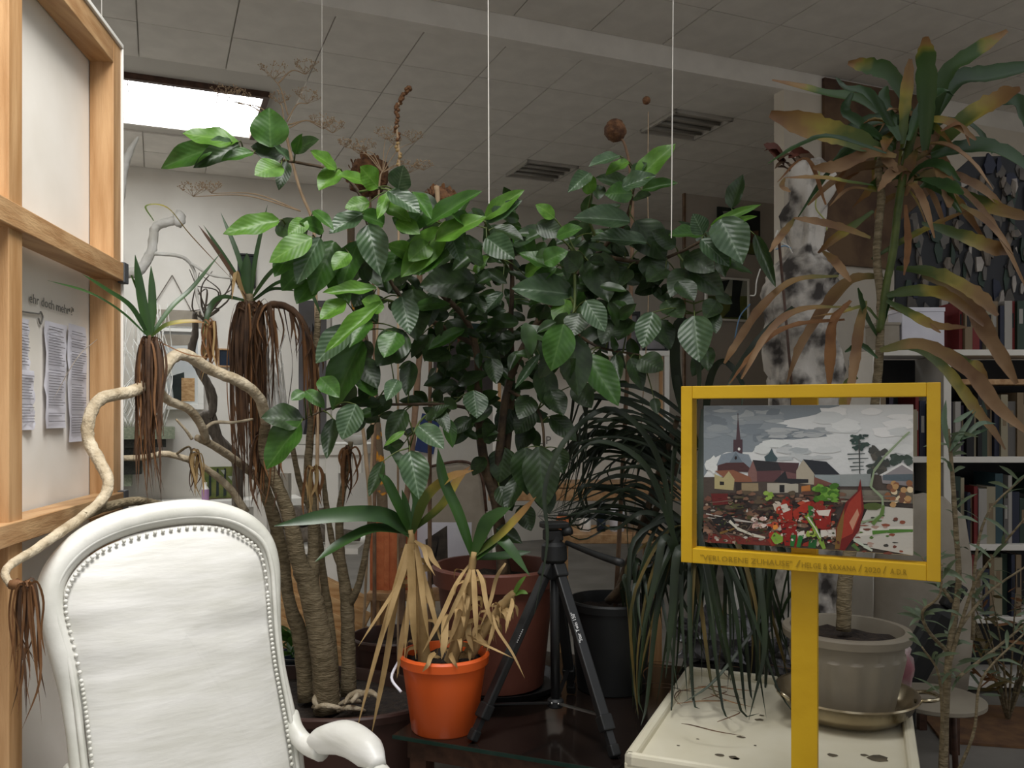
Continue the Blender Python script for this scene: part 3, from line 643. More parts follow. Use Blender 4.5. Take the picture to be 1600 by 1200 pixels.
LV = """372,222,284,207,42,b 333,231,248,258,38,m 373,226,302,262,32,d 396,238,345,250,24,m 362,222,330,217,13,g 423,230,420,167,58,m 443,243,395,226,38,d 440,258,400,266,42,b 447,252,436,292,24,d
452,250,430,226,15,g 460,236,493,214,32,d 462,240,470,210,18,m 525,264,484,236,28,b 530,265,498,293,36,b 572,286,530,270,28,b 590,292,563,260,38,b 622,296,630,259,38,g 606,298,657,331,38,g 645,300,674,340,26,m
577,316,539,323,28,b 606,300,590,342,18,b 600,320,642,343,26,b 566,334,514,362,36,g 575,352,594,427,48,g 500,372,462,441,44,g 436,344,349,361,36,b 434,352,482,374,38,d 487,372,420,402,42,b 522,378,487,452,52,m
492,438,463,474,36,m 560,378,530,444,42,m 588,452,504,458,26,b 546,511,492,565,44,g 596,474,508,552,28,b 566,533,512,637,58,m 632,518,588,572,52,d 628,464,640,519,42,g 645,452,650,532,58,d 742,440,655,446,60,d
676,455,672,509,27,d 785,457,751,493,26,g 692,358,626,434,48,b 680,376,757,334,40,b 666,352,752,296,34,m 757,342,817,294,28,b 760,347,814,311,26,g 760,372,802,402,42,g 705,368,719,407,32,g 700,386,654,427,34,m
740,424,764,400,24,b 968,243,921,256,24,g 982,252,947,269,22,b 994,282,1054,221,38,b 985,276,1009,254,24,g 973,293,1023,271,34,g 1003,297,1057,281,22,m 986,291,931,277,30,d 987,302,949,300,36,m 920,271,890,296,26,g
924,302,915,271,28,b 936,290,934,312,22,d 990,309,1019,307,22,d 984,346,899,334,44,g 1010,379,924,369,36,g 992,346,1042,402,58,d 1096,366,1044,369,30,m 1098,366,1084,334,32,g 1110,353,1191,312,15,b 1126,343,1161,407,60,g
1096,374,1141,413,38,g 1072,398,1117,427,42,d 1077,419,1132,461,42,d 1075,420,1048,457,40,d 1180,367,1213,451,21,d 1085,494,1091,562,54,g 1112,486,1118,523,26,d 1103,543,1106,580,26,d 897,461,803,446,54,g 884,468,872,505,36,b
925,398,951,472,60,d 880,507,863,577,52,m 893,523,906,615,54,d 915,553,967,633,48,m 1020,488,1004,543,40,g 1014,398,1030,446,48,d 1000,560,1037,581,42,d 985,560,1006,606,30,d 962,555,968,595,22,d 846,573,858,642,40,d
843,554,804,606,15,g 915,470,946,516,38,g 905,490,895,525,40,d 834,640,804,676,37,d 831,664,808,702,32,d 842,698,850,792,58,d 860,650,901,686,32,d 1022,622,1027,648,17,d 472,655,408,652,48,d 471,660,412,732,54,m
478,611,506,632,24,m 475,612,455,625,20,m 556,632,534,686,42,g 521,655,510,717,26,d 595,631,543,624,28,d 621,594,604,623,26,g 642,566,634,612,28,d 633,641,604,692,32,d 632,674,599,694,11,b 654,666,693,698,36,g
640,706,656,777,46,g 598,721,577,777,22,d 740,610,746,652,40,g 736,654,699,679,24,d 684,639,701,672,22,d 702,549,663,566,37,d 726,514,668,546,22,m 784,516,788,556,38,d 757,714,737,741,28,d 790,700,778,752,48,d
820,700,826,770,52,d 800,720,796,790,44,d 812,745,790,800,30,d 776,826,816,849,26,d 715,600,760,580,26,d 768,560,775,600,30,d 690,560,710,590,30,d 650,480,700,470,24,m 712,455,745,470,30,d 800,380,842,362,32,g
830,400,800,352,34,m 838,350,880,366,32,d 866,340,840,318,24,b 850,410,885,390,34,m 770,440,796,420,30,d 820,430,850,408,30,b 905,420,880,395,38,d 870,370,905,352,28,m 756,410,730,392,30,d 950,460,990,480,40,d
980,420,960,450,36,d 1040,470,1068,500,38,d 985,500,965,535,34,d 1055,385,1022,360,30,d 1140,352,1180,336,12,b 730,470,760,500,30,d 700,500,730,530,30,d 590,585,560,620,30,d 610,560,640,545,30,d 560,470,590,505,32,d
575,440,552,480,34,d 540,420,580,400,30,d 610,400,640,380,34,m 640,360,612,340,30,m 600,350,560,330,30,m 660,330,640,362,34,m 720,335,700,362,30,d 615,440,655,420,36,d 490,330,520,350,20,m 505,360,470,345,30,m 455,395,430,425,32,m 470,420,440,455,36,m 540,470,500,500,36,b 575,500,545,540,38,m 600,480,565,470,32,b 520,430,545,470,36,m 560,560,590,600,40,d 500,590,530,620,32,m 610,620,580,650,30,d 545,395,520,420,32,b 625,395,600,440,42,m
650,400,610,380,32,b 620,520,600,560,42,m 590,610,560,595,32,m 480,345,450,365,28,b 620,345,655,360,32,b 670,380,640,405,36,b 735,350,705,335,28,m 830,620,812,650,36,d 800,640,780,680,38,d 860,610,880,650,36,d 870,700,880,740,32,d
845,760,860,800,36,d 770,690,755,660,30,d 815,790,830,830,32,d 880,590,900,560,32,d 900,600,925,640,36,d 780,760,800,800,32,d 730,560,700,580,30,d 1040,420,1010,440,36,d 1060,440,1085,470,36,d 1120,470,1100,500,32,d 1030,500,1050,540,32,d 960,500,940,540,36,d""".split()
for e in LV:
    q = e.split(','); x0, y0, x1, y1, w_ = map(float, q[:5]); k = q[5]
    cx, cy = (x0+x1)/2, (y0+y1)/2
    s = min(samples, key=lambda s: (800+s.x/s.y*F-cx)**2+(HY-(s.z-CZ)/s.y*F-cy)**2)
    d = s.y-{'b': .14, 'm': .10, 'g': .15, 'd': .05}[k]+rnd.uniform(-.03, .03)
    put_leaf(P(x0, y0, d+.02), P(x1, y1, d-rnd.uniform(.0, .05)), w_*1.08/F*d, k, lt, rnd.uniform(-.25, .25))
nl = len(LV)
for i in range(298-nl):
    s = rnd.choice(samples); px = 800+s.x/s.y*F; py = HY-(s.z-CZ)/s.y*F
    if py < 330 or py > 700 or px < 560: continue
    a = rnd.uniform(0, 6.28); L = rnd.uniform(.05, .11); d_ = V((math.cos(a), rnd.uniform(-.5, .7), math.sin(a)*.7-.25)).normalized()
    B = s+d_*rnd.uniform(.03, .1)+V((0, .06, 0)); put_leaf(B, B+d_*L, L*rnd.uniform(.5, .62), rnd.choice('ddddm'), lt)
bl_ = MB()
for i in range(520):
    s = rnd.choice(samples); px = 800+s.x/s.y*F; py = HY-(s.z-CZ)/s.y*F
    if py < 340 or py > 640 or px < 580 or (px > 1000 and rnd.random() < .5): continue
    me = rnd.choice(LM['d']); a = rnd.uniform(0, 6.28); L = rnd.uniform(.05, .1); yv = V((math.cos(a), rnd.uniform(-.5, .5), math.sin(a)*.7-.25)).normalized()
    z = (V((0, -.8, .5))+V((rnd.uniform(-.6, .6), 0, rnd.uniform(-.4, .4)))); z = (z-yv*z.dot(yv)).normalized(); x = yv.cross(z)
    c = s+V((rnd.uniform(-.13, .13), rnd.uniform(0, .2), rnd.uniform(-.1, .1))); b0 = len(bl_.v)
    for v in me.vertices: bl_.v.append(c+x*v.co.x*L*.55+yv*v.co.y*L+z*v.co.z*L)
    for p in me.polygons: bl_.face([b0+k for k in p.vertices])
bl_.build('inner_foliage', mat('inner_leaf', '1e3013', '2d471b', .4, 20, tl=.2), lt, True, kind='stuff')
tw.build('twigs', M['twig'], lt, True, kind='stuff')

# ------------------------------------------------------------------ yucca in the orange pot
oc = P(694, 1142, 2.42); oc.z = ZT
yu = thing('potted_yucca', 'straggly yucca with dry tan leaves in a bright orange plastic bucket pot', 'potted plant', oc)
pot(yu, oc, .092, .122, .215, M['orange'], lip=.006, lipz=.03, soilz=.19)
MB().tube([oc+V((-.122, -.02, .2)), oc+V((-.14, -.06, .16)), oc+V((-.11, -.09, .13))], .004, 8, 5).build('bucket_handle', M['paper'], yu, True)
ST = [[(665, 1045, 2.42), (655, 960, 2.41), (646, 890, 2.4), (641, 828, 2.4)], [(702, 1045, 2.4), (720, 980, 2.38), (732, 920, 2.37), (741, 862, 2.36)], [(722, 1045, 2.44), (752, 990, 2.42), (782, 950, 2.4), (803, 925, 2.38)]]
for s in ST: MB().tube([P(*q) for q in s], [.02, .017, .014, .009], 9, 6, .35).build('stem', M['tan'], yu, True)
for pts, w_, m in (([(642, 835, 2.4), (600, 806, 2.36), (520, 806, 2.3), (428, 822, 2.24)], 27, 'yucca'), ([(640, 832, 2.4), (585, 826, 2.36), (535, 848, 2.32), (492, 878, 2.28)], 20, 'yucca'), ([(642, 830, 2.4), (655, 780, 2.4), (632, 730, 2.4), (602, 690, 2.42)], 22, 'yucca'),
                   ([(640, 830, 2.4), (622, 790, 2.36), (605, 755, 2.34), (592, 740, 2.33)], 18, 'yucca'), ([(645, 832, 2.4), (665, 780, 2.36), (700, 748, 2.34), (740, 735, 2.32)], 20, 'dryel'), ([(643, 830, 2.4), (690, 790, 2.4), (715, 750, 2.4), (735, 728, 2.4)], 14, 'dryel'),
                   ([(738, 868, 2.36), (716, 805, 2.34), (692, 750, 2.33), (684, 700, 2.33)], 21, 'yucca'), ([(740, 866, 2.36), (758, 822, 2.34), (775, 805, 2.33), (798, 793, 2.32)], 22, 'yucca'), ([(742, 868, 2.36), (780, 838, 2.34), (812, 805, 2.33), (838, 776, 2.32)], 15, 'dryel'),
                   ([(742, 866, 2.36), (752, 820, 2.36), (766, 798, 2.36)], 12, 'yucca'), ([(744, 872, 2.36), (775, 845, 2.35), (790, 850, 2.33), (828, 900, 2.3)], 22, 'yucca'), ([(744, 872, 2.36), (790, 868, 2.4), (830, 862, 2.42)], 14, 'yucca'), ([(803, 928, 2.38), (812, 912, 2.37), (822, 900, 2.36)], 8, 'lemA'), ([(803, 930, 2.38), (815, 925, 2.37), (825, 928, 2.36)], 8, 'lemA'), ([(641, 835, 2.4), (636, 800, 2.39), (628, 765, 2.38)], 12, 'yucca')):
    dleaf(pts, w_, m, yu, rnd.uniform(-.3, .3), n=6)
for (x0, y0, x1, y1, wp) in ((640, 850, 598, 1000, 9), (640, 850, 650, 1030, 16), (645, 850, 632, 1030, 8), (638, 860, 580, 1150, 10), (636, 850, 555, 1150, 12), (650, 850, 690, 1010, 9), (648, 845, 680, 900, 8), (650, 850, 670, 1000, 10), (655, 850, 690, 890, 9), (640, 900, 620, 1060, 12), (735, 890, 690, 990, 9), (738, 890, 700, 1010, 11), (735, 880, 660, 1020, 9), (740, 890, 745, 1000, 9), (730, 900, 715, 1030, 10), (745, 890, 770, 980, 8),
                             (790, 880, 750, 980, 6), (780, 950, 760, 1020, 7), (770, 960, 820, 1060, 5), (740, 1000, 805, 1030, 5), (800, 935, 790, 990, 7), (680, 1020, 660, 1050, 9), (705, 1020, 715, 1045, 9), (645, 880, 560, 1010, 7), (640, 850, 655, 1000, 14), (642, 850, 645, 980, 12), (700, 960, 690, 1030, 12), (720, 960, 740, 1020, 10), (735, 990, 765, 1010, 10)):
    dd0 = 2.38+rnd.uniform(-.06, .06); b0 = rnd.uniform(.05, .3)*(abs(y1-y0))
    dleaf([(x0, y0, dd0), (x0*.75+x1*.25+rnd.uniform(-6, 6), y0*.75+y1*.25-b0*.15, dd0-.03), (x0*.4+x1*.6, y0*.4+y1*.6, dd0-.05), (x1, y1, dd0-.05)], wp, 'tan', yu, rnd.uniform(-.8, .8), 'dry_leaf', curl=rnd.uniform(-1, 1), n=5)
for i in range(80):
    s = ST[rnd.choice((0, 1, 1, 2, 2))]; t = rnd.uniform(.0, .8); c = cr([P(*q) for q in s], 6); c = c[int(t*(len(c)-1))]; a = rnd.uniform(0, 6.28)
    e = V((math.cos(a), math.sin(a), rnd.uniform(.1, .8)))
    MB().strap([c, c+e*.025, c+e*.045+V((0, 0, -.012)), c+e*.05+V((0, 0, -.04))], .013, rnd.uniform(-1, 1), 3, curl=1.5).build('dry_leaf', M['tan'], yu, True)

# ------------------------------------------------------------------ small pots by the planter
sp = thing('plant_pot', 'small round brown pot of bare soil behind the orange bucket', 'plant pot', P(615, 1080, 3.15))
q = P(612, 1090, 3.15)
pot(sp, (q.x, q.y, 0), .11, .145, .5, M['brownp'], lip=.006, soilz=.45)
sp = thing('bucket', 'small navy blue bucket tucked beside the oval brown planter', 'bucket', P(478, 1100, 3.05))
q = P(470, 1100, 3.15); pot(sp, (q.x, q.y, 0), .075, .092, .43, M['bluep'], lip=.006, soilz=.36)

# ------------------------------------------------------------------ tripod
tp = thing('camera_tripod', 'folded-out black camera tripod standing on the dark table', 'tripod', P(868, 1090, 2.45))
ap = P(866, 868, 2.47)
MB().tube([P(866, 850, 2.47), P(868, 1098, 2.47)], .014, 12, 2, smooth=False).build('centre_column', M['blackm'], tp, True)
MB().lathe(ap-V((0, 0, .02)), [(.03, 0), (.038, .01), (.036, .05), (.024, .06), (.02, .09)], 18).build('shoulder', M['blackp'], tp, True, autos=40)
hd = MB().box(P(866, 820, 2.47), (.075, .055, .018), rz=.3); hd.box(P(864, 836, 2.47), (.05, .045, .03), rz=.3); hd.build('pan_head', M['blackp'], tp, bevel=.004)
MB().tube([P(880, 832, 2.46), P(893, 829, 2.45)], [.012, .012], 10, 2, smooth=False).build('knob', M['blackp'], tp, True)
MB().tube([P(885, 848, 2.45), P(930, 866, 2.36), P(972, 880, 2.28)], [.007, .009, .011], 10, 4).build('pan_handle', M['blackp'], tp, True)
feet = [P(737, 1160, 2.31), P(962, 1188, 2.2), P(893, 1085, 2.72)]
bc = P(868, 1098, 2.47)
for i, f in enumerate(feet):
    f.z = ZT+.006; top = ap.lerp(f, .07)
    d_ = (f-top).normalized(); x = d_.cross(V((0, 0, 1))).normalized()
    mid_ = top.lerp(f, .82)
    lg = MB().bar(top, mid_, .03, .022).build('leg', M['blackm'], tp, bevel=.004)
    MB().bar(top.lerp(f, .02)-d_*.02, top+d_*.03, .04, .034).build('leg_hinge', M['blackp'], lg, bevel=.005)
    MB().bar(mid_-d_*.012, mid_+d_*.03, .037, .03).build('leg_lock', M['blackp'], lg, bevel=.004)
    MB().bar(mid_, f-d_*.012, .02, .015).build('leg_extension', M['blackm'], lg)
    MB().bar(f-d_*.03, f, .027, .024).build('rubber_foot', M['blackp'], lg, bevel=.004)
    MB().bar(bc, mid_-d_*.01, .012, .004).build('brace', M['silver' if i == 1 else 'blackm'], tp)
    MB().ball(bc.lerp(mid_, .06)+V((0, -.012, .003)), .0035).build('rivet', M['silver'], tp, True)
    if i < 2:
        n_ = V((0, 0, CZ))-top; n_ = (n_-d_*n_.dot(d_)).normalized(); xd = d_ if i == 1 else -d_
        if i == 1: st = top.lerp(f, .43); xd = -d_; body = '"Star Twin 150"'
        else:
            for k in range(7):
                a0 = top.lerp(f, .37+.012*k)+n_*.0172+n_.cross(d_)*.004; MB().bar(a0, a0+d_*rnd.uniform(.002, .004), .0028, .0006).build('worn_print', M['lettw'], lg)
            continue
        yv = n_.cross(xd)
        text_mesh(body, .0135, 'printed_lettering', M['lettw'], basis(st+n_*.0175-yv*.006, xd, yv), lg, .0003)
MB().lathe(bc-V((0, 0, .012)), [(.02, 0), (.024, .004), (.024, .02), (.018, .026)], 16).build('brace_collar', M['blackp'], tp, True, autos=40)

# ------------------------------------------------------------------ strap leaved plant in the black pot
sc = P(955, 1085, 2.78); sc.z = ZT
sg = thing('potted_grass_palm', 'dense fountain of long dark strap leaves in a black plastic pot', 'potted plant', sc)
pot(sg, sc, .11, .135, .29, M['blackp'], lip=.006, soilz=.25)
for c in ([(960, 940, 2.78), (990, 860, 2.74), (1040, 770, 2.7), (1062, 720, 2.68)], [(965, 940, 2.78), (1010, 800, 2.72), (1060, 650, 2.7)], [(950, 940, 2.78), (985, 900, 2.72), (1010, 880, 2.7)]):
    MB().tube([P(*q) for q in c], [.014, .012, .011, .009], 8, 5, .2).build('stem', M['barkt'], sg, True)
bcx = P(1322, 1122, 2.42)
def fountain(cx, cy, d, n, L0, L1, azr, wpx, g=(.5, 1.1), up=(.2, 1.0), mats=('grass',)):
    for i in range(n):
        a = math.radians(rnd.uniform(*azr)); c = P(cx+rnd.uniform(-14, 14), cy+rnd.uniform(-20, 30), d+rnd.uniform(-.04, .04))
        e = V((math.cos(a), math.sin(a), rnd.uniform(*up))).normalized(); L = rnd.uniform(L0, L1); gg = rnd.uniform(*g)
        sw = V((rnd.uniform(-.3, .3), rnd.uniform(-.2, .2), 0))
        pts = []
        for t in (0, .2, .4, .6, .8, 1):
            p = c+e*L*t*(1-.3*t)+sw*L*t*t+V((0, 0, -gg*L*t*t))
            if p.z < 1.06: p.x = max(p.x, .33+.03*t)
            rv = V((p.x-bcx.x, p.y-bcx.y, 0))
            if p.z < .8 and rv.length < .24: p += rv.normalized()*(.24-rv.length)
            tq = p-V((.275, 2.11, 0)); zq = .48 if -.02 < tq.dot(E1) < .69 and -.02 < tq.dot(E2) < .82 else ZT+.01
            if p.z < zq: p.z = zq+.02*rnd.random()
            pts.append(p)
        MB().strap(pts, wpx/F*d*rnd.uniform(.7, 1.2), rnd.uniform(-.8, .8), 3, prof=(.7, 1, 1, .85, .5, .04)).build('leaf', M[rnd.choice(mats)], sg, True)
for i in range(52):
    y0 = rnd.uniform(660, 860); x0 = rnd.uniform(1045, 1085); d0 = rnd.uniform(2.62, 2.76); ax_ = rnd.uniform(900, 1000); ex = rnd.uniform(835, 920); h = rnd.uniform(25, 75)
    dleaf([(x0, y0, d0), ((x0+ax_)/2, y0-h*.8, d0), (ax_, y0-h, d0-.04), ((ax_+ex)/2, y0-h*.45, d0-.02), (ex, min(y0+rnd.uniform(20, 150), 806), d0-.03)], rnd.uniform(4, 10), 'grass', sg, rnd.uniform(-.5, .5), n=4, prof=(.7, 1, 1, .85, .5, .04))
fountain(1062, 700, 2.7, 16, .3, .45, (100, 300), 8, (.5, 1.1), (.4, 1.4))
fountain(1015, 890, 2.66, 30, .2, .34, (0, 360), 7, (.7, 1.3), (.3, 1.2))
fountain(1085, 830, 2.66, 52, .34, .54, (180, 360), 8, (1.2, 1.9), (.1, .9), ('grass', 'grass', 'grass', 'grass', 'grassd'))
fountain(1170, 800, 2.7, 26, .25, .45, (180, 400), 7, (1.4, 2.0), (.1, .7), ('grass', 'grass', 'grass', 'grass', 'grassd'))
for pts, w_ in (([(1085, 700, 2.6), (1058, 600, 2.56), (1056, 520, 2.52), (1072, 505, 2.5), (1092, 580, 2.48), (1088, 640, 2.48)], 16), ([(1090, 700, 2.6), (1062, 620, 2.56), (1052, 540, 2.55)], 14), ([(1100, 700, 2.6), (1108, 600, 2.55), (1130, 565, 2.5), (1160, 600, 2.45), (1158, 640, 2.42)], 12), ([(1060, 900, 2.5), (1030, 720, 2.5), (960, 640, 2.45), (890, 680, 2.4), (852, 760, 2.38), (855, 850, 2.36), (835, 960, 2.34)], 10),
                ([(1060, 860, 2.5), (1010, 730, 2.48), (935, 690, 2.45), (880, 730, 2.44)], 10), ([(1070, 900, 2.5), (1040, 840, 2.45), (1025, 900, 2.42), (1000, 1000, 2.4)], 14), ([(1090, 880, 2.5), (1060, 860, 2.45), (1050, 960, 2.42), (1040, 1060, 2.4)], 14), ([(1180, 820, 2.5), (1186, 900, 2.42), (1195, 1010, 2.36), (1170, 1125, 2.34)], 10), ([(1196, 960, 2.5), (1120, 1060, 2.4), (1065, 1100, 2.38)], 5), ([(1240, 480, 2.5), (1190, 525, 2.45), (1150, 580, 2.42), (1130, 625, 2.4)], 11), ([(1100, 640, 2.5), (1096, 760, 2.4), (1092, 860, 2.35)], 14)):
    dleaf(pts, w_, 'grass', sg, n=5, prof=(.7, 1, 1, .85, .5, .04))
for i in range(26):
    x, y = rnd.uniform(1040, 1210), rnd.uniform(1040, 1140); c = P(x, y, 2.4)
    k = (CZ-.485)/(CZ-c.z); c = V((c.x*k, c.y*k, .487)); a = rnd.uniform(0, 6.28)
    if c.y < 2.15 or (V((c.x, c.y, 0))-V((bcx.x, bcx.y, 0))).length < .36: continue
    MB().strap([c+V((math.cos(a+t*.5)*.09*t, math.sin(a+t*.5)*.06*t, .004+.01*math.sin(t*2))) for t in (0, .7, 1.4, 2)], .0035, 0, 4).build('dead_leaf', M['dead2' if i % 2 else 'dead'], sg, True)

# ------------------------------------------------------------------ cream tray on its stand
TO = V((.275, 2.11, 0)); ZY = .45
tr = thing('enamel_tray', 'large cream enamel tray with raised rim, stained, on a low stand', 'tray', TO+E1*.34+E2*.4)
W_, D_ = .67, .8
ebox(MB(), TO, .0, W_, 0, D_, ZY-.03, ZY).build('tray_base', M['cream'], tr, bevel=.006)
for q in ((0, W_, 0, .022), (0, W_, D_-.03, D_), (0, .028, 0, D_), (W_-.028, W_, 0, D_)): ebox(MB(), TO, *q, ZY-.02, ZY+.022).build('rim', M['cream'], tr, bevel=.009)
for u in (.06, W_-.06):
    for v in (.06, D_-.06): ebox(MB(), TO, u-.02, u+.02, v-.02, v+.02, 0, ZY-.03).build('stand_leg', M['blackm'], tr)
for (x, y, s) in ((1158, 1152, 7), (1125, 1180, 8), (1146, 1184, 9), (1150, 1186, 5), (1186, 1125, 8), (1190, 1118, 5), (1300, 1180, 8), (1372, 1185, 16), (1350, 1180, 7), (1060, 1165, 3), (1090, 1155, 3), (1180, 1165, 3)):
    c = P(x, y, 2.3); k = (CZ-ZY)/(CZ-c.z); c = V((c.x*k, c.y*k, ZY+.0006)); n = 9; s = s/F*2.2
    MB().poly([c+E1*math.cos(6.283*i/n)*s*rnd.uniform(.6, 1.2)+E2*math.sin(6.283*i/n)*s*rnd.uniform(.5, 1.0) for i in range(n)]).build('dirt_stain', M['stain'], tr)

# ------------------------------------------------------------------ metal bowl and the big yellowing dracaena
bcn = P(1322, 1122, 2.42); bcn.z = ZY
bo = thing('metal_bowl', 'shallow tarnished metal pan with side handle, under the fluted pot', 'bowl', bcn)
MB().lathe(bcn, [(.09, .001), (.14, .012), (.172, .04), (.187, .072), (.194, .074), (.192, .079), (.184, .076), (.166, .042), (.13, .018), (.001, .012)], 48).build('pan', M['brass'], bo, True, autos=50)
MB().tube([bcn+V((.165, -.06, .066)), bcn+V((.205, -.085, .075)), bcn+V((.235, -.06, .076)), bcn+V((.225, -.01, .074)), bcn+V((.185, .01, .066))], .006, 8, 5).build('handle', M['brass'], bo, True)
MB().tube([bcn+V((-.175, -.06, .066)), bcn+V((-.2, -.11, .09)), bcn+V((-.215, -.08, .1)), bcn+V((-.185, -.02, .066))], .006, 8, 5).build('handle', M['brass'], bo, True)
dc = bcn+V((0, 0, .02))
dr = thing('potted_dracaena', 'tall dracaena with yellowing and brown drooping leaves in a fluted taupe pot', 'potted plant', dc)
pot(dr, dc, .122, .158, .235, M['potg'], lip=.012, lipz=.03, soilz=.2, seg=96, flute=.035, nfl=16)
for c, r in (([(1318, 985, 2.42), (1322, 900, 2.42), (1345, 780, 2.43), (1366, 640, 2.44), (1374, 550, 2.45), (1376, 470, 2.45), (1370, 395, 2.45), (1377, 310, 2.46), (1374, 255, 2.46), (1400, 215, 2.46)], [.021, .02, .016, .013, .012, .0115, .011, .011, .011, .012]),
             ([(1374, 520, 2.45), (1384, 450, 2.44), (1396, 390, 2.44), (1404, 320, 2.44), (1416, 250, 2.44), (1430, 190, 2.44)], [.011, .011, .011, .011, .012, .013])):
    MB().tube([P(*q) for q in c], r, 10, 8, .18).build('cane', M['bark' if r[0] > .015 else 'twig'], dr, True)
DL = [([(1446, 235), (1449, 160), (1447, 95), (1446, 57)], 32, 'drtip'), ([(1410, 225), (1415, 150), (1422, 92)], 21, 'dryel'), ([(1422, 175), (1395, 120), (1360, 104), (1325, 98)], 27, 'drtip'), ([(1412, 205), (1350, 160), (1290, 148), (1206, 126)], 23, 'drtip'), ([(1405, 215), (1360, 150), (1320, 140), (1305, 122)], 19, 'drgreen'),
      ([(1395, 230), (1345, 195), (1320, 175), (1332, 145)], 19, 'drgreen'), ([(1392, 240), (1320, 215), (1265, 198), (1203, 178)], 42, 'dryel'), ([(1385, 240), (1300, 215), (1255, 226), (1200, 256)], 15, 'drgreen'), ([(1455, 210), (1478, 120), (1515, 88), (1574, 48)], 28, 'drtip'), ([(1452, 200), (1490, 132), (1550, 118), (1640, 98)], 34, 'drgreen'),
      ([(1460, 240), (1510, 190), (1560, 160), (1595, 140)], 42, 'dryel'), ([(1560, 162), (1590, 165), (1625, 215)], 30, 'drgreen'), ([(1455, 245), (1510, 232), (1565, 240), (1640, 292)], 34, 'drgreen'), ([(1470, 205), (1500, 195), (1515, 228)], 9, 'dead2'), ([(1432, 235), (1420, 262), (1415, 306)], 20, 'drdead'), ([(1395, 238), (1385, 250), (1402, 270)], 20, 'drdead'),
      ([(1365, 290), (1330, 286), (1285, 279), (1226, 278)], 12, 'dryel'), ([(1226, 278), (1222, 292), (1235, 300)], 9, 'drdead'), ([(1370, 300), (1330, 296), (1297, 322)], 12, 'drdead'), ([(1365, 330), (1330, 355), (1300, 375), (1278, 395)], 14, 'dryel'), ([(1360, 372), (1320, 358), (1280, 348), (1240, 341)], 15, 'drdead'), ([(1241, 342), (1222, 368), (1203, 394)], 13, 'drdead'), ([(1284, 392), (1305, 410), (1330, 440)], 16, 'drdead'),
      ([(1380, 432), (1330, 440), (1290, 485), (1255, 540), (1231, 598)], 27, 'drdead'), ([(1330, 470), (1303, 505), (1298, 560), (1296, 602)], 19, 'dead2'), ([(1352, 470), (1343, 510), (1336, 570), (1326, 634)], 18, 'drdead'), ([(1340, 590), (1325, 600), (1318, 632), (1316, 690)], 16, 'dryel'), ([(1310, 432), (1240, 440), (1190, 482), (1150, 540), (1132, 568)], 17, 'drdead'), ([(1330, 480), (1250, 485), (1200, 520), (1158, 592)], 13, 'drdead'), ([(1320, 500), (1240, 510), (1190, 540), (1140, 600)], 15, 'dead2'),
      ([(1385, 462), (1430, 456), (1480, 465), (1537, 509)], 25, 'dryel'), ([(1380, 545), (1430, 547), (1475, 580), (1520, 640), (1545, 670), (1570, 703)], 27, 'dryel'), ([(1440, 430), (1500, 460), (1545, 530), (1588, 600)], 30, 'drdead'), ([(1375, 548), (1440, 540), (1510, 580), (1560, 640), (1615, 685)], 27, 'drdead'), ([(1400, 420), (1460, 430), (1520, 460), (1558, 494)], 30, 'dryel'), ([(1505, 302), (1550, 325), (1610, 342)], 24, 'dryel'), ([(1440, 280), (1480, 290), (1506, 303)], 20, 'drgreen'),
      ([(1362, 405), (1420, 372), (1470, 348), (1516, 328)], 13, 'dryel'), ([(1440, 350), (1500, 370), (1540, 384), (1577, 395)], 26, 'dryel'), ([(1500, 320), (1540, 350), (1582, 398)], 20, 'drdead'), ([(1462, 250), (1478, 290), (1482, 325)], 24, 'drdead'), ([(1420, 220), (1440, 170), (1470, 145), (1490, 150)], 22, 'drgreen'), ([(1405, 220), (1390, 190), (1380, 160), (1385, 135)], 22, 'drgreen'), ([(1435, 210), (1400, 190), (1360, 190), (1300, 215)], 22, 'drgreen'), ([(1440, 215), (1480, 190), (1520, 200), (1550, 240)], 18, 'drgreen'),
      ([(1400, 245), (1360, 240), (1310, 260), (1270, 262)], 24, 'drdead'), ([(1380, 262), (1340, 262), (1312, 285), (1310, 310)], 20, 'dead2'), ([(1480, 545), (1510, 570), (1530, 580), (1545, 640)], 20, 'dryel'), ([(1385, 470), (1420, 490), (1460, 510), (1510, 512)], 18, 'dryel'), ([(1390, 480), (1440, 500), (1470, 520)], 8, 'drdead'), ([(1372, 500), (1350, 480), (1310, 490), (1270, 495)], 8, 'dryel'), ([(1372, 530), (1350, 490), (1340, 450)], 14, 'drgreen'), ([(1376, 520), (1390, 470), (1420, 450)], 10, 'drgreen'), ([(1371, 560), (1345, 540), (1320, 550)], 10, 'drgreen'), ([(1410, 300), (1380, 320), (1370, 350)], 16, 'drdead'), ([(1415, 320), (1418, 380), (1412, 430)], 12, 'dead2'), ([(1290, 320), (1260, 250), (1215, 285)], 10, 'dead2')]
for pts, w_, m in DL:
    d0 = 2.44+rnd.uniform(-.12, .06); n = len(pts); dz = rnd.uniform(-.18, .08)
    dleaf([(x, y, d0+dz*i/(n-1)) for i, (x, y) in enumerate(pts)], w_*.92, m, dr, rnd.uniform(-.35, .35), n=7, prof=(.35, .75, 1, 1, .85, .25), fold=.45, curl=rnd.uniform(-1.1, 1.1), jag=.3)
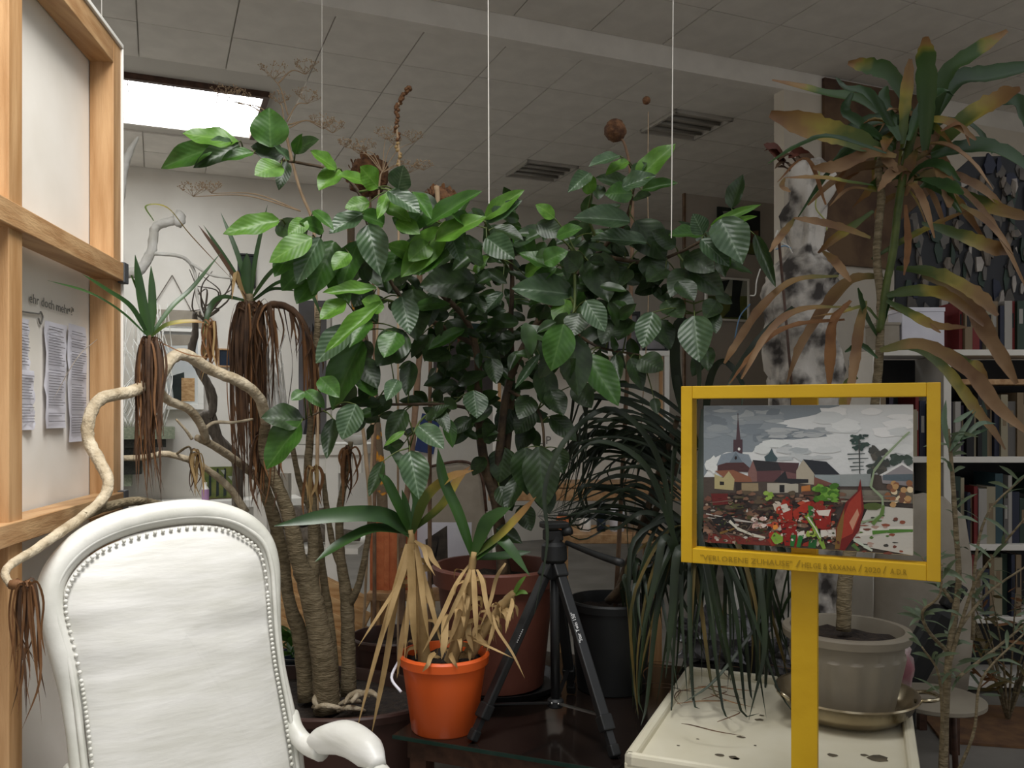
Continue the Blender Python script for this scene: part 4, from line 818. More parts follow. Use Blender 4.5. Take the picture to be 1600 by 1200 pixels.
for i in range(34):
    a = rnd.uniform(0, 6.28); c = P(1415+rnd.uniform(-22, 32), rnd.uniform(195, 300), 2.44); e = V((math.cos(a), math.sin(a)*.8, rnd.uniform(.1, 1.1))).normalized(); L = rnd.uniform(.12, .3); g = rnd.uniform(.5, 1.5)
    MB().strap([c+e*L*t+V((0, 0, -g*L*t*t)) for t in (0, .25, .5, .75, 1)], rnd.uniform(.018, .036), rnd.uniform(-.6, .6), 5, fold=.45, prof=(.35, .75, 1, 1, .85, .2), curl=rnd.uniform(-1.5, 1.5), jag=.3).build('leaf', M[rnd.choice(['drgreen', 'drtip', 'dryel', 'drdead', 'drdead'])], dr, True)

# ------------------------------------------------------------------ yellow sign with the canvas
sl, sr = P(1064, 605, 1.82), P(1470, 597, 1.60)
SX = V((sr.x-sl.x, sr.y-sl.y, 0)); SWd = SX.length; SX.normalize(); SN = V((0, 0, 1)).cross(SX); SN = SN if SN.y < 0 else -SN
ztp = 1.3+47/F*1.7; ztp = CZ-(600-650)/F*1.69; zbt = CZ-(896-650)/F*1.69; so = V((sl.x, sl.y, 0))
sg2 = thing('yellow_sign', 'bright yellow painted wooden frame on a post holding a small canvas', 'sign', so+SX*SWd/2-SN*-.0)
def sbox(u0, u1, z0, z1, t0, t1, name, m, par, bev=.0015):
    c = so+SX*(u0+u1)/2-SN*(t0+t1)/2; c.z = (z0+z1)/2
    return MB().boxm(basis(c, SX, V((0, 0, 1)).cross(SX)), u1-u0, abs(t1-t0), z1-z0).build(name, m, par, bevel=bev)
TW = .028
sbox(0, TW*.85, zbt, ztp, 0, .04, 'frame_side', M['yellow'], sg2); sbox(SWd-TW*.85, SWd, zbt, ztp, 0, .04, 'frame_side', M['yellow'], sg2)
sbox(TW*.85, SWd-TW*.85, ztp-TW*.95, ztp, .001, .04, 'frame_top', M['yellow'], sg2); sbox(TW*.85, SWd-TW*.85, zbt, zbt+TW*1.1, .001, .04, 'frame_bottom', M['yellow'], sg2)
def su(px, off=0):
    xs = (px-800)/F; o = so-SN*off; k = (o.x-xs*o.y)/(xs*SX.y-SX.x); return k, (o+SX*k).y
pu0, _ = su(1237, .05); pu1, _ = su(1278, .05)
sbox(pu0, pu1, 0, ztp-.001, .041, .062, 'post', M['yellow'], sg2)
sbox(pu0-.12, pu1+.12, 0, .02, -.12, .2, 'post_base', M['yellow'], sg2)
_, dt_ = su(1095)
tz = lambda px, py: CZ-(py-650)/F*su(px)[1]
for body, px, size in (('"VERLORENE ZUHAUSE"', (1094, 1238), .0155), ('/', (1243, 1251), .02), ('HELGE & SAXANA', (1252, 1338), .0148), ('/', (1341, 1347), .02), ('2020', (1350, 1376), .015), ('/', (1379, 1385), .02), ('A.D.R', (1391, 1417), .0155)):
    px, pe = px; u, _ = su(px); ue, _ = su(pe); py = 880+(px-1093)*.0745
    text_mesh(body, size, 'stamped_lettering', M['letty'], basis(so+SX*u+SN*.0008+V((0, 0, zbt+.0085)), SX, V((0, 0, 1))), sg2, .0003, fit=ue-u)
# canvas
cv = thing('canvas_painting', 'small oil painting of a village with church spire behind red rubble', 'painting', so+SX*SWd/2-SN*.03)
u0, d0 = su(1101, .028); u1, d1 = su(1427, .028)
zc1 = CZ-(633-650)/F*(d0+d1)/2; zc0 = CZ-(856-650)/F*(d0+d1)/2
sbox(u0, u1, zc0, zc1, .02, .0405, 'stretched_canvas', M['white'], cv)
PN = MB(); PC = []
def q3(x, y, k):
    u = (x-90)/1350.0; v = (y-100+5*u)/(877+92*u)
    return so+SX*(u0+(u1-u0)*min(1, max(0, u)))-SN*(.0198-k*.000012)+V((0, 0, zc1+(zc0-zc1)*min(1, max(0, v))))
def patch(col, pts):
    k = len(PN.f)+1; PN.poly([q3(x, y, k) for x, y in pts]); PC.append(hexc(col))
def blob(col, x, y, rx, ry, n=10, j=.3): patch(col, [(x+math.cos(6.283*i/n)*rx*rnd.uniform(1-j, 1+j), y+math.sin(6.283*i/n)*ry*rnd.uniform(1-j, 1+j)) for i in range(n)])
def stroke(col, a, b, wd):
    dx, dy = b[0]-a[0], b[1]-a[1]; L = math.hypot(dx, dy) or 1; nx, ny = -dy/L*wd/2, dx/L*wd/2
    patch(col, [(a[0]+nx, a[1]+ny), (b[0]+nx*.6, b[1]+ny*.6), (b[0]-nx*.6, b[1]-ny*.6), (a[0]-nx, a[1]-ny)])
def plines(col, pts, wd):
    for a, b in zip(pts, pts[1:]): stroke(col, a, b, wd)
patch('cfd0cf', [(90, 100), (1440, 95), (1440, 600), (90, 600)])
patch('7e868c', [(90, 100), (1000, 98), (960, 130), (800, 170), (560, 210), (640, 235), (900, 270), (920, 300), (700, 320), (560, 315), (480, 345), (430, 400), (330, 400), (250, 400), (180, 430), (90, 560)])
for i in range(34):
    x, y = rnd.uniform(100, 640), rnd.uniform(110, 330); blob(rnd.choice(['767e85', '878e93', '8c9295', '6f777e', '9a9fa1']), x, y, rnd.uniform(40, 110), rnd.uniform(12, 30))
for i in range(16): blob(rnd.choice(['999d9f', '8a9094', 'a7aaab']), rnd.uniform(560, 900), rnd.uniform(250, 300), rnd.uniform(40, 90), rnd.uniform(8, 20))
for i in range(14): blob(rnd.choice(['d6d7d5', 'c9cbca', 'dedddb']), rnd.uniform(900, 1400), rnd.uniform(130, 420), rnd.uniform(60, 120), rnd.uniform(20, 40))
for i in range(10): blob(rnd.choice(['aeb2b3', 'b9bcbc', 'a3a8aa']), rnd.uniform(640, 900), rnd.uniform(370, 450), rnd.uniform(40, 80), rnd.uniform(12, 24))
blob('c9ccca', 500, 380, 60, 30); blob('cdd0ce', 580, 345, 90, 22); blob('d0d2d0', 150, 480, 45, 50)
patch('3f5156', [(510, 430), (540, 410), (560, 375), (575, 410), (600, 440), (590, 460), (520, 460)])
patch('4a403a', [(90, 560), (1440, 540), (1440, 1060), (90, 980)])
# church
patch('4c3a40', [(318, 325), (331, 165), (350, 325)]); patch('47343a', [(300, 320), (362, 318), (362, 410), (298, 412)]); blob('d9d6d0', 339, 380, 9, 10, j=.05); stroke('4c3a40', (331, 150), (331, 185), 5)
patch('7d8790', [(180, 485), (215, 415), (265, 405), (318, 395), (345, 408), (405, 415), (430, 470), (430, 500)]); patch('64707a', [(270, 470), (316, 398), (365, 465)]); patch('4a2f30', [(188, 485), (250, 468), (370, 466), (410, 500), (410, 530), (190, 520)]); blob('2b2426', 316, 435, 9, 13)
patch('7c5a55', [(400, 530), (432, 455), (460, 500), (462, 590), (400, 590)])
patch('2c2a2e', [(432, 450), (600, 465), (625, 520), (460, 525)]); patch('5a3b3e', [(460, 522), (625, 518), (620, 590), (462, 590)]); patch('4b3236', [(600, 465), (740, 470), (725, 540), (625, 520)]); patch('6b4a4a', [(625, 520), (725, 540), (722, 580), (625, 580)])
patch('a89e8c', [(722, 520), (765, 450), (838, 525), (836, 610), (722, 600)]); patch('262a31', [(765, 446), (915, 462), (1000, 545), (842, 545)]); patch('8d9698', [(842, 545), (1000, 548), (1130, 560), (1130, 620), (840, 612)]); patch('744a40', [(838, 560), (960, 605), (836, 640)])
patch('83543f', [(170, 520), (300, 515), (415, 560), (430, 592), (310, 592), (230, 560)]); patch('a89c72', [(168, 540), (230, 565), (268, 522), (308, 575), (300, 645), (168, 635)]); patch('1f1c1e', [(205, 588), (235, 590), (235, 612), (205, 612)])
patch('8f7e62', [(355, 600), (470, 600), (472, 650), (355, 660)]); patch('2e2624', [(310, 590), (356, 595), (356, 680), (320, 690)]); patch('a9a294', [(530, 600), (700, 600), (735, 605), (735, 660), (530, 665)]); patch('1d1d20', [(612, 612), (645, 612), (645, 660), (612, 660)]); patch('25252a', [(575, 590), (650, 520), (665, 570), (800, 575), (800, 598), (690, 605)])
patch('b0703a', [(755, 620), (812, 612), (815, 660), (755, 660)])
for i in range(26): blob(rnd.choice(['32453f', '3a4f48', '2c3d3a']), 1120+rnd.uniform(-45, 45), 335+rnd.uniform(-42, 50), rnd.uniform(10, 26), rnd.uniform(6, 14))
for y in (410, 440, 465, 490, 512): stroke('3f4a48', (1120-rnd.uniform(40, 75), y+4), (1120+rnd.uniform(20, 55), y), 8)
stroke('3a3c3a', (1118, 320), (1122, 540), 9)
for i in range(26): blob(rnd.choice(['454540', '3c4440', '55524a']), 1230+rnd.uniform(-55, 65), 450+rnd.uniform(-75, 80), rnd.uniform(14, 30), rnd.uniform(12, 30))
for i in range(10): blob(rnd.choice(['37453c', '44524a']), 1380+rnd.uniform(-60, 50), 455+rnd.uniform(-35, 30), 24, 20)
patch('8c8688', [(1250, 545), (1375, 472), (1438, 520), (1438, 620), (1260, 600)]); patch('d4d2cf', [(1240, 548), (1375, 466), (1438, 512), (1438, 524), (1375, 482), (1262, 552)]); patch('56626a', [(1262, 545), (1438, 540), (1438, 590), (1262, 580)])
patch('8b9190', [(1000, 545), (1190, 540), (1190, 620), (1000, 620)]); patch('7c7668', [(1000, 640), (1440, 650), (1440, 730), (1000, 700)])
# rubble ground
for i in range(260):
    x, y = rnd.uniform(100, 1000), rnd.uniform(650, 1000); blob(rnd.choice(['5a3a30', '6b4438', '3c2b28', '4a352c', '2c2524', '7a5a48', '574a3a', '4d4a2c', '8a6a58']), x, y, rnd.uniform(12, 50), rnd.uniform(6, 20))
patch('5e1c1c', [(145, 665), (265, 665), (265, 735), (160, 740)]); patch('6d2a24', [(130, 920), (560, 960), (560, 1000), (120, 985)])
for i in range(40): stroke(rnd.choice(['1b1818', '262022', '8d8478', 'b7b0a8', '6d5a50']), (rnd.uniform(100, 560), rnd.uniform(700, 960)), (rnd.uniform(100, 560), rnd.uniform(720, 970)) if i % 5 == 0 else (lambda a: a)((rnd.uniform(100, 500), rnd.uniform(760, 960))), rnd.uniform(3, 9)) if i < 12 else blob(rnd.choice(['1b1818', '9a9288', 'b7b0a8', '5a2420']), rnd.uniform(100, 560), rnd.uniform(720, 970), rnd.uniform(6, 22), rnd.uniform(4, 12))
patch('1c1a1c', [(150, 830), (280, 800), (320, 850), (280, 900), (200, 900)]); stroke('4a342c', (120, 850), (220, 950), 24); stroke('7a5c2c', (210, 920), (310, 890), 16)
plines('c9c4b4', [(275, 840), (330, 890), (430, 930), (520, 950)], 20)
for i in range(60): blob(rnd.choice(['8c2018', 'a33022', '6d1814', 'b44a30', '8a2a1c', 'd8cfc4', 'c2b4a4']), rnd.uniform(540, 960), rnd.uniform(720, 990), rnd.uniform(12, 42), rnd.uniform(8, 34))
patch('9c2a1c', [(600, 790), (640, 700), (700, 740), (700, 830), (640, 860)]); patch('a3301f', [(700, 780), (770, 730), (820, 720), (800, 780), (710, 820)]); patch('cfc6ba', [(620, 740), (660, 730), (690, 770), (640, 790)])
patch('8f1f16', [(840, 770), (950, 760), (940, 890), (850, 890)]); patch('d6cdc2', [(850, 775), (945, 768), (930, 810), (870, 805)]); patch('8a1a14', [(620, 860), (720, 850), (740, 1000), (650, 1000)])
for i in range(24): blob(rnd.choice(['4c7a22', '5c8c2a', '3d6a1c', '6c9a38']), 925+rnd.uniform(-70, 70), 665+rnd.uniform(-48, 48), 26, 18)
for i in range(8): blob(rnd.choice(['7a9a3a', '8aa84a']), 540+rnd.uniform(-24, 24), 680+rnd.uniform(-28, 28), 16, 12)
for i in range(10): blob(rnd.choice(['c9a59a', 'e0cfc6', '8f6a6a']), 480+rnd.uniform(-40, 40), 860+rnd.uniform(-40, 40), 18, 14)
patch('c9c2b6', [(560, 980), (1440, 760), (1440, 1060), (900, 1030)]) if False else None
patch('bdb8ae', [(1180, 740), (1440, 760), (1440, 1060), (1180, 1010), (1080, 960)]); patch('cfcabf', [(880, 900), (1440, 870), (1440, 920), (880, 945)])
for i in range(36): blob(rnd.choice(['8a4a34', '6d3a2c', '3c3a34', 'a88a7c', '4c6a2c']), rnd.uniform(1100, 1430), rnd.uniform(790, 1050), rnd.uniform(8, 28), rnd.uniform(4, 12))
for i in range(26): blob(rnd.choice(['c9a878', 'b58d5c', '8a5a3a', '6d4a38', 'd8c4a0']), rnd.uniform(1290, 1430), rnd.uniform(590, 740), 19, 19, j=.1)
stroke('6e665c', (1000, 690), (1340, 680), 14); stroke('8d8474', (1010, 715), (1360, 712), 12); blob('4c5a28', 1200, 745, 70, 20)
plines('4c7a2a', [(1200, 915), (1300, 905), (1440, 900)], 26); plines('8a9a7a', [(1090, 860), (1210, 830), (1265, 790), (1260, 690), (1190, 620), (1210, 520), (1280, 420), (1380, 310), (1420, 270)], 17); plines('5e7a3a', [(1200, 860), (1255, 800), (1268, 740)], 26)
patch('6e1612', [(980, 1020), (975, 890), (1040, 720), (1110, 650), (1128, 570), (1150, 760), (1120, 900), (1030, 1030)]); patch('9c3424', [(990, 900), (1060, 720), (1130, 640), (1135, 780), (1080, 920), (1000, 960)]); patch('c08a70', [(1060, 850), (1110, 760), (1120, 800), (1080, 900)]); patch('7a5a28', [(970, 1020), (985, 880), (1030, 760), (1020, 900), (1000, 1020)])
plines('7a9a3a', [(790, 800), (840, 880), (880, 960), (905, 1020)], 34); plines('cfd0c0', [(800, 815), (850, 890), (880, 950)], 10); patch('1f6a2c', [(690, 930), (725, 930), (710, 1005), (685, 1000)]); patch('1f7030', [(740, 935), (775, 930), (750, 1010), (725, 1008)]); patch('1c5a28', [(810, 960), (860, 960), (850, 1015), (800, 1010)]); patch('2c6a2c', [(800, 740), (835, 750), (830, 850), (805, 800)])
plines('bcc4b4', [(1090, 960), (1150, 1000), (1200, 1030)], 20); plines('4c6a34', [(1080, 990), (1120, 1030)], 26); blob('7aa03a', 600, 950, 40, 34); blob('9ab04a', 820, 925, 34, 26); blob('d88a3a', 590, 880, 18, 16)
for i in range(30): blob(rnd.choice(['c9b8ac', '2c1c1a', 'd8d0c8']), rnd.uniform(580, 980), rnd.uniform(740, 980), rnd.uniform(3, 12), rnd.uniform(3, 10))
for i in range(230):
    x, y = rnd.uniform(100, 1000), rnd.uniform(690, 985)
    if rnd.random() < .5: blob(rnd.choice(['3a2622', '4c3028', '70503f', '241c1c', '5a2a22', '8c7664', '3c3e24', '9a8878']), x, y, rnd.uniform(4, 15), rnd.uniform(3, 9), 7)
    else:
        a = rnd.uniform(0, 6.28); L = rnd.uniform(8, 34); stroke(rnd.choice(['1a1616', '2a2020', 'b8b0a6', '6a2018', '7a6a5a', '58702c', '8a3024']), (x, y), (x+math.cos(a)*L, y+math.sin(a)*L*.6), rnd.uniform(2, 6))
po = PN.build('painted_image', M['vcol'], cv); ca = po.data.color_attributes.new('Col', 'FLOAT_COLOR', 'CORNER')
for pol, c in zip(po.data.polygons, PC):
    for li in pol.loop_indices: ca.data[li].color = c

# ------------------------------------------------------------------ right side: bookcase, books, collage board
BX0, BX1, BY0, BY1 = 1.70, 2.95, 4.0, 4.28
bk = thing('bookcase', 'white open bookcase crammed with books behind the dracaena', 'bookcase', ((BX0+BX1)/2, 4.14, 0))
SHZ = [.06, .36, .70, 1.11, 1.61]
for z in SHZ: MB().box(((BX0+BX1)/2, 4.14, z-.014), (BX1-BX0, .28, .028)).build('shelf', M['shelfw'], bk, bevel=.002)
for x in (BX0, 2.03, BX1): MB().box((x, 4.14, .79), (.035, .285, 1.58)).build('upright', M['shelfw'], bk)
MB().box(((BX0+BX1)/2, 4.29, .79), (BX1-BX0+.03, .01, 1.58)).build('back_panel', M['board'], bk)
MB().box((2.48, 4.10, 1.46), (.86, .2, .025)).build('half_shelf', M['woodh'], bk)
PAL = [('white', '9a958e'), ('grey', '5c5854'), ('navy', '222638'), ('red', '6e1f1e'), ('black', '151416'), ('green', '2a3a30'), ('tan', '7a6850'), ('teal', '2c444a'), ('cream', '8f866f'), ('purple', '30263a')]
BM = {n: mat('book_'+n.replace(' ', '_'), c, rough=.6) for n, c in PAL}
def book_row(x0, x1, z, hmax, shelf):
    x = x0; row = []
    while x < x1-.012:
        n = rnd.choice([p[0] for p in PAL if not row or p[0] != row[-1][0]]); wd = rnd.uniform(.014, .042); h = min(hmax-.01, rnd.uniform(.2, .34)); dp = rnd.uniform(.15, .21)
        if x+wd > x1: break
        row.append((n, x, wd, h, dp, BY0+rnd.uniform(.012, .05))); x += wd+rnd.uniform(0, .004)
    for i, (n, x, wd, h, dp, fy) in enumerate(row):
        if 0 < i < len(row)-1: nb = f'between {row[i-1][0]} and {row[i+1][0]} ones'
        else: nb = f"beside only a {row[i+1 if i == 0 else i-1][0]} one"
        t = thing('book', f"{'tall' if h > .27 else 'short'} {'thick' if wd > .028 else 'slim'} {n}-spined book {nb} on {shelf}", 'book', (x+wd/2, fy+dp/2, z), f'books on {shelf}')
        MB().box((x+wd/2, fy+.001, z+h/2), (wd-.001, .003, h)).build('spine', BM[n], t)
        MB().box((x+.0015, fy+dp/2, z+h/2), (.002, dp, h)).build('cover', BM[n], t)
        MB().box((x+wd-.0025, fy+dp/2, z+h/2), (.002, dp, h)).build('cover', BM[n], t)
        MB().box((x+wd/2, fy+dp/2, z+h/2), (wd-.006, dp-.006, h-.008)).build('page_block', M['paper'], t)
        if rnd.random() < .6: MB().box((x+wd/2, fy-.0009, z+h*rnd.uniform(.55, .7)), (wd*.5, .0006, h*.3)).build('title_band', BM[rnd.choice(['white', 'tan', 'black'])], t)
book_row(2.05, 2.92, SHZ[3], .31, "the bookcase's upper shelf")
book_row(2.05, 2.92, SHZ[2], .36, "the bookcase's middle shelf")
book_row(2.05, 2.4, SHZ[1], .3, "the bookcase's lower shelf")
book_row(1.725, 2.0, SHZ[3], .4, "the narrow bay's upper shelf")
book_row(1.725, 2.0, SHZ[2], .36, "the narrow bay's middle shelf")
book_row(2.1, 2.9, SHZ[4], .24, 'top of the bookcase')
for i, (x, z, w_, h, m, nm) in enumerate(((1.93, SHZ[4], .2, .2, 'paper', 'plain white card box on the bookcase top'), (1.77, SHZ[4], .1, .13, 'beige', 'small dull carton beside the white card box'))):
    t = thing('storage_box', nm, 'box', (x, 4.1, z)); MB().box((x, 4.1, z+h*.45), (w_, .15, h*.9)).build('box_body', M[m], t, bevel=.003); MB().box((x, 4.1, z+h*.95), (w_+.006, .156, h*.1)).build('lid', M[m], t, bevel=.002)
YB = 4.3
cb = thing('collage_board', 'dark board pinned with pale paper scraps above the bookcase', 'board', (2.4, YB, SHZ[4]))
zt = P(1500, 245, YB).z; zm0 = P(1440, 320, YB).z; XL = P(1400, 0, YB).x; XM = P(1520, 0, YB).x
b = MB(); pts = [(XL, SHZ[4]), (2.96, SHZ[4]), (2.96, zt+.02), (XM, zt), (XL, zm0-.1)]
k = len(pts); b.v += [V((x, YB, z)) for x, z in pts]+[V((x, YB+.02, z)) for x, z in pts]
b.face(range(k-1, -1, -1)); b.face(range(k, 2*k))
for i in range(k): b.face((i, (i+1) % k, k+(i+1) % k, k+i))
b.build('backing_board', M['board'], cb)
for i in range(230):
    x = rnd.uniform(XL+.03, 2.92); z = rnd.uniform(SHZ[4]+.05, zt-.03)
    if x < XM and z > zm0-.1+(x-XL)/(XM-XL)*(zt-zm0+.1)-.05: continue
    m = rnd.choice([M['scrap'], M['scrapd'], M['scrapd'], BM['grey'], BM['green'], BM['black'], BM['navy'], M['stick']]); n = 6; sx_, sz_ = rnd.uniform(.01, .035), rnd.uniform(.02, .085)
    b = MB(); ps = [(x+math.cos(6.28*q/n)*sx_*rnd.uniform(.5, 1.2), z+math.sin(6.28*q/n)*sz_*rnd.uniform(.5, 1.2)) for q in range(n)]
    yy = YB-.001-rnd.uniform(0, .02); b.v += [V((a, yy-.003, c)) for a, c in ps]+[V((a, YB+.001, c)) for a, c in ps]
    b.face(range(n-1, -1, -1))
    for q in range(n): b.face((q, (q+1) % n, n+(q+1) % n, n+q))
    b.build('paper_scrap', m, cb)

# pictures hung on walls
def hang(name, label, cat, x0, y0, x1, y1, dd, m_in, m_fr, fw_=.03, th=.03, extra=None, wallz=None):
    a = WP(x0, y0, dd-.001); b_ = WP(x1, y1, dd-.001); r0, r1 = room_r(a), room_r(b_); zt_, zb_ = WP((x0+x1)/2, y0, dd).z, WP((x0+x1)/2, y1, dd).z
    t = thing(name, label, cat, RM((r0+r1)/2, dd, zb_))
    rbox(MB(), r0+fw_*.5, r1-fw_*.5, dd-th*.6, dd-.002, zb_+fw_*.5, zt_-fw_*.5).build('picture_panel', m_in, t)
    if m_fr:
        for q in ((r0, r1, zb_, zb_+fw_), (r0, r1, zt_-fw_, zt_), (r0, r0+fw_, zb_+fw_, zt_-fw_), (r1-fw_, r1, zb_+fw_, zt_-fw_)):
            rbox(MB(), q[0], q[1], dd-th, dd-.002, q[2], q[3]).build('frame_bar', m_fr, t, bevel=.003)
    return t, r0, r1, zb_, zt_
def patches(t, r0, r1, zb_, zt_, dd, items, name='painted_patch'):
    for i, (m, pts) in enumerate(items):
        MB().poly([RM(r0+(r1-r0)*u, dd-.0006*i, zb_+(zt_-zb_)*(1-v)) for u, v in pts]).build(name, m, t)
lg1 = mat('landscape_green', '4a5a2c', '75763c', .7, 9); lg2 = mat('landscape_dark', '14181a', '26302c', .7, 6); lsky = mat('landscape_sky', '8c9084', 'a5a596', .7, 5); lteal = mat('teal_paint', '1f3836', '2a4644', .6, 4)
gboard = mat('display_board', 'aaa196', 'b4aba0', .8, 3)
DS = 6.6
t, r0, r1, zb, zt_ = hang('exhibition_screen', 'tall pale display screen standing free behind two small landscapes', 'panel', 1066, 312, 1224, 690, DS, gboard, None, 0, .03)
rbox(MB(), r0, r0+.02, DS-.03, DS, 0, zt_).build('panel_post', M['stickb'], t); rbox(MB(), r1-.02, r1, DS-.03, DS, 0, zt_).build('panel_post', M['stick'], t)
t, r0, r1, zb, zt_ = hang('landscape_painting', 'small dark landscape painting high on the display screen', 'painting', 1120, 327, 1186, 396, DS-.03, lg2, None, 0, .03)
patches(t, r0, r1, zb, zt_, DS-.053, [(lg1, [(.05, .75), (.95, .6), (1, 1), (0, 1)]), (lsky, [(.1, .1), (.5, .05), (.6, .3), (.2, .4)]), (M['ochre'], [(.7, .5), (.95, .45), (.95, .7), (.75, .75)])])
t, r0, r1, zb, zt_ = hang('landscape_painting', 'painting of a dark tree trunk on green grass, low on the display screen', 'painting', 1100, 434, 1168, 502, DS-.03, lg1, M['white'], .02, .035)
patches(t, r0, r1, zb, zt_, DS-.053, [(lsky, [(.05, .05), (.95, .05), (.95, .4), (.05, .45)]), (lg2, [(.62, .05), (.85, .05), (.78, .5), (.8, .85), (.9, .9), (.4, .92), (.55, .75), (.6, .4)]), (lg2, [(.3, .1), (.55, .05), (.4, .4), (.3, .3)])])
t, r0, r1, zb, zt_ = hang('wall_painting', 'dark abstract painting with teal upper band on the back wall', 'painting', 677, 505, 772, 612, DB, mat('dusky_paint', '3a3436', '57504c', .6, 4), None, 0, .04)
patches(t, r0, r1, zb, zt_, DB-.026, [(lteal, [(0, 0), (1, 0), (1, .22), (0, .3)]), (M['terra'], [(.38, .1), (.5, .1), (.52, .75), (.36, .75)]), (M['beige'], [(.5, .3), (1, .22), (1, .5), (.5, .55)])])
t, r0, r1, zb, zt_ = hang('glazed_box_picture', 'deep white framed glazed picture hung from a triangle of cord', 'picture', 214, 510, 318, 640, DB, mat('pale_picture', 'b6babb', 'cfd0cb', .5, 3), M['white'], .05, .07)
patches(t, r0, r1, zb, zt_, DB-.044, [(M['beige'], [(.15, .1), (.85, .1), (.85, .22), (.15, .25)]), (lg2, [(.5, .6), (.7, .55), (.72, .9), (.55, .9)]), (M['plank'], [(.66, .62), (.86, .62), (.86, .9), (.66, .9)])])
apx = WP(269, 430, DB-.02)
for px in (217, 304): MB().tube([apx, WP(px, 512 if px < 250 else 495, DB-.02)], .004, 5, 1, smooth=False).build('hanging_cord', M['stick'], t)
MB().tube([WP(217, 512, DB-.02), WP(304, 495, DB-.02)], .004, 5, 1, smooth=False).build('hanging_cord', M['stick'], t)
MB().box(RM((r0+r1)/2+.08, DB-.06, zt_+.06), (.5, .02, .16), rz=math.radians(22.5)).build('grey_header', M['beige'], t)
hang('blue_picture', 'small blue picture in a thin wooden frame, low on the back wall', 'picture', 340, 545, 372, 574, DB, M['bluep'], M['woodh'], .015, .03)
hang('small_wall_picture', 'tiny dark portrait picture high on the back wall', 'picture', 371, 397, 399, 450, DB, lg2, M['blackp'], .02, .03)
hang('ochre_painting', 'large ochre and rust abstract painting behind the papier-mache figure', 'painting', 1284, 140, 1460, 420, DF, M['ochre'], None, 0, .05)
# wall ledge at the back left with green picture and bottle
lz = WP(320, 782, DB-.3).z
lb = thing('wall_ledge', 'long low white ledge along the back wall', 'ledge', RM(.6, DB-.2, 0))
rbox(MB(), RL+.02, 1.2, DB-.42, DB-.005, lz-.06, lz).build('ledge_top', M['white'], lb); rbox(MB(), RL+.02, 1.2, DB-.36, DB-.005, 0, lz-.06).build('ledge_front', M['white'], lb)
a, b_ = WP(318, 730, DB-.2), WP(376, 778, DB-.2)
gp = thing('green_picture', 'small unframed picture of green woodland standing on the wall ledge', 'painting', RM((room_r(a)+room_r(b_))/2, DB-.2, lz))
r0, r1 = room_r(a), room_r(b_); rbox(MB(), r0, r1, DB-.2, DB-.17, lz+.005, a.z).build('canvas', lg1, gp)
patches(gp, r0, r1, lz+.005, a.z, DB-.203, [(lg2, [(u, .05), (u+.05, .05), (u+.06, .9), (u-.02, .95)]) for u in (.15, .35, .55, .8)]+[(lsky, [(u, v), (u+.12, v), (u+.1, v+.15)]) for u, v in ((.05, .1), (.25, .2), (.45, .1), (.65, .3), (.85, .15))])
rbox(MB(), r0, r1, DB-.215, DB-.165, lz, lz+.006).build('base_strip', M['woodd'], gp)
bq = WP(321, 782, DB-.32); bq.z = lz
bt = thing('bottle', 'small bottle of pink liquid in front of the green picture', 'bottle', bq)
MB().lathe(bq, [(.03, 0), (.032, .08), (.03, .1)], 14).build('liquid', mat('pink_liquid', 'b08ab0', rough=.2), bt, True, autos=40); MB().lathe(bq+V((0, 0, .1)), [(.03, 0), (.014, .03), (.014, .06)], 14).build('neck', M['white'], bt, True, autos=40)
# mosaic console and wire bush
cs = thing('stepped_console', 'stepped dark mosaic wall bracket with greenish top', 'shelf', RM(.0, DB-.2, 0)); zc = WP(230, 667, DB-.2).z
rx = room_r(WP(273, 667, DB-.3))
for i, (dx, z0, z1, m) in enumerate(((0, .0, .1, 'mosaicg'), (.07, .1, .17, 'mosaick'), (.16, .17, .27, 'mosaick'), (.26, .27, .4, 'mosaick'), (.34, .4, .5, 'mosaicg'), (.42, .5, .58, 'mosaick'), (.52, .58, .6, 'mosaicg'))):
    rbox(MB(), rx-1.2+dx*.3, rx-dx, DB-.42+dx*.5, DB-.003, zc-z1, zc-z0).build('mosaic_step', M[m], cs)
wb = thing('wire_bush', 'tangle of white wire and twigs on the stepped console', 'sculpture', RM(rx-.35, DB-.22, zc))
for i in range(70):
    x0 = rx-.75+rnd.random()*.68; y0 = DB-.28+rnd.uniform(-.09, .07)
    pts = [RM(x0, y0, zc)]+[RM(min(x0+rnd.uniform(-.12, .12), rx-.02), y0+rnd.uniform(-.05, .05), zc+h) for h in (.25, .5, rnd.uniform(.6, 1.2))]
    MB().tube(pts, [.006, .005, .003], 5, 4).build('wire', M['wbranch'], wb, True)
for z in (.9, 1.0): MB().tube([RM(rx-.55+.14*math.cos(t), DB-.25+.1*math.sin(t), zc+z+.06) for t in [i*.6 for i in range(11)]], .012, 6, 3).build('white_ring', M['wbranch'], wb, True)
MB().tube([RM(rx-.58, DB-.25, zc+.3), RM(rx-.6, DB-.25, zc+1.0), RM(rx-.57, DB-.25, zc+1.5), RM(rx-.5, DB-.25, zc+1.62)], [.05, .045, .04, .02], 8, 5, .2).build('dark_stem', M['woodd'], wb, True)
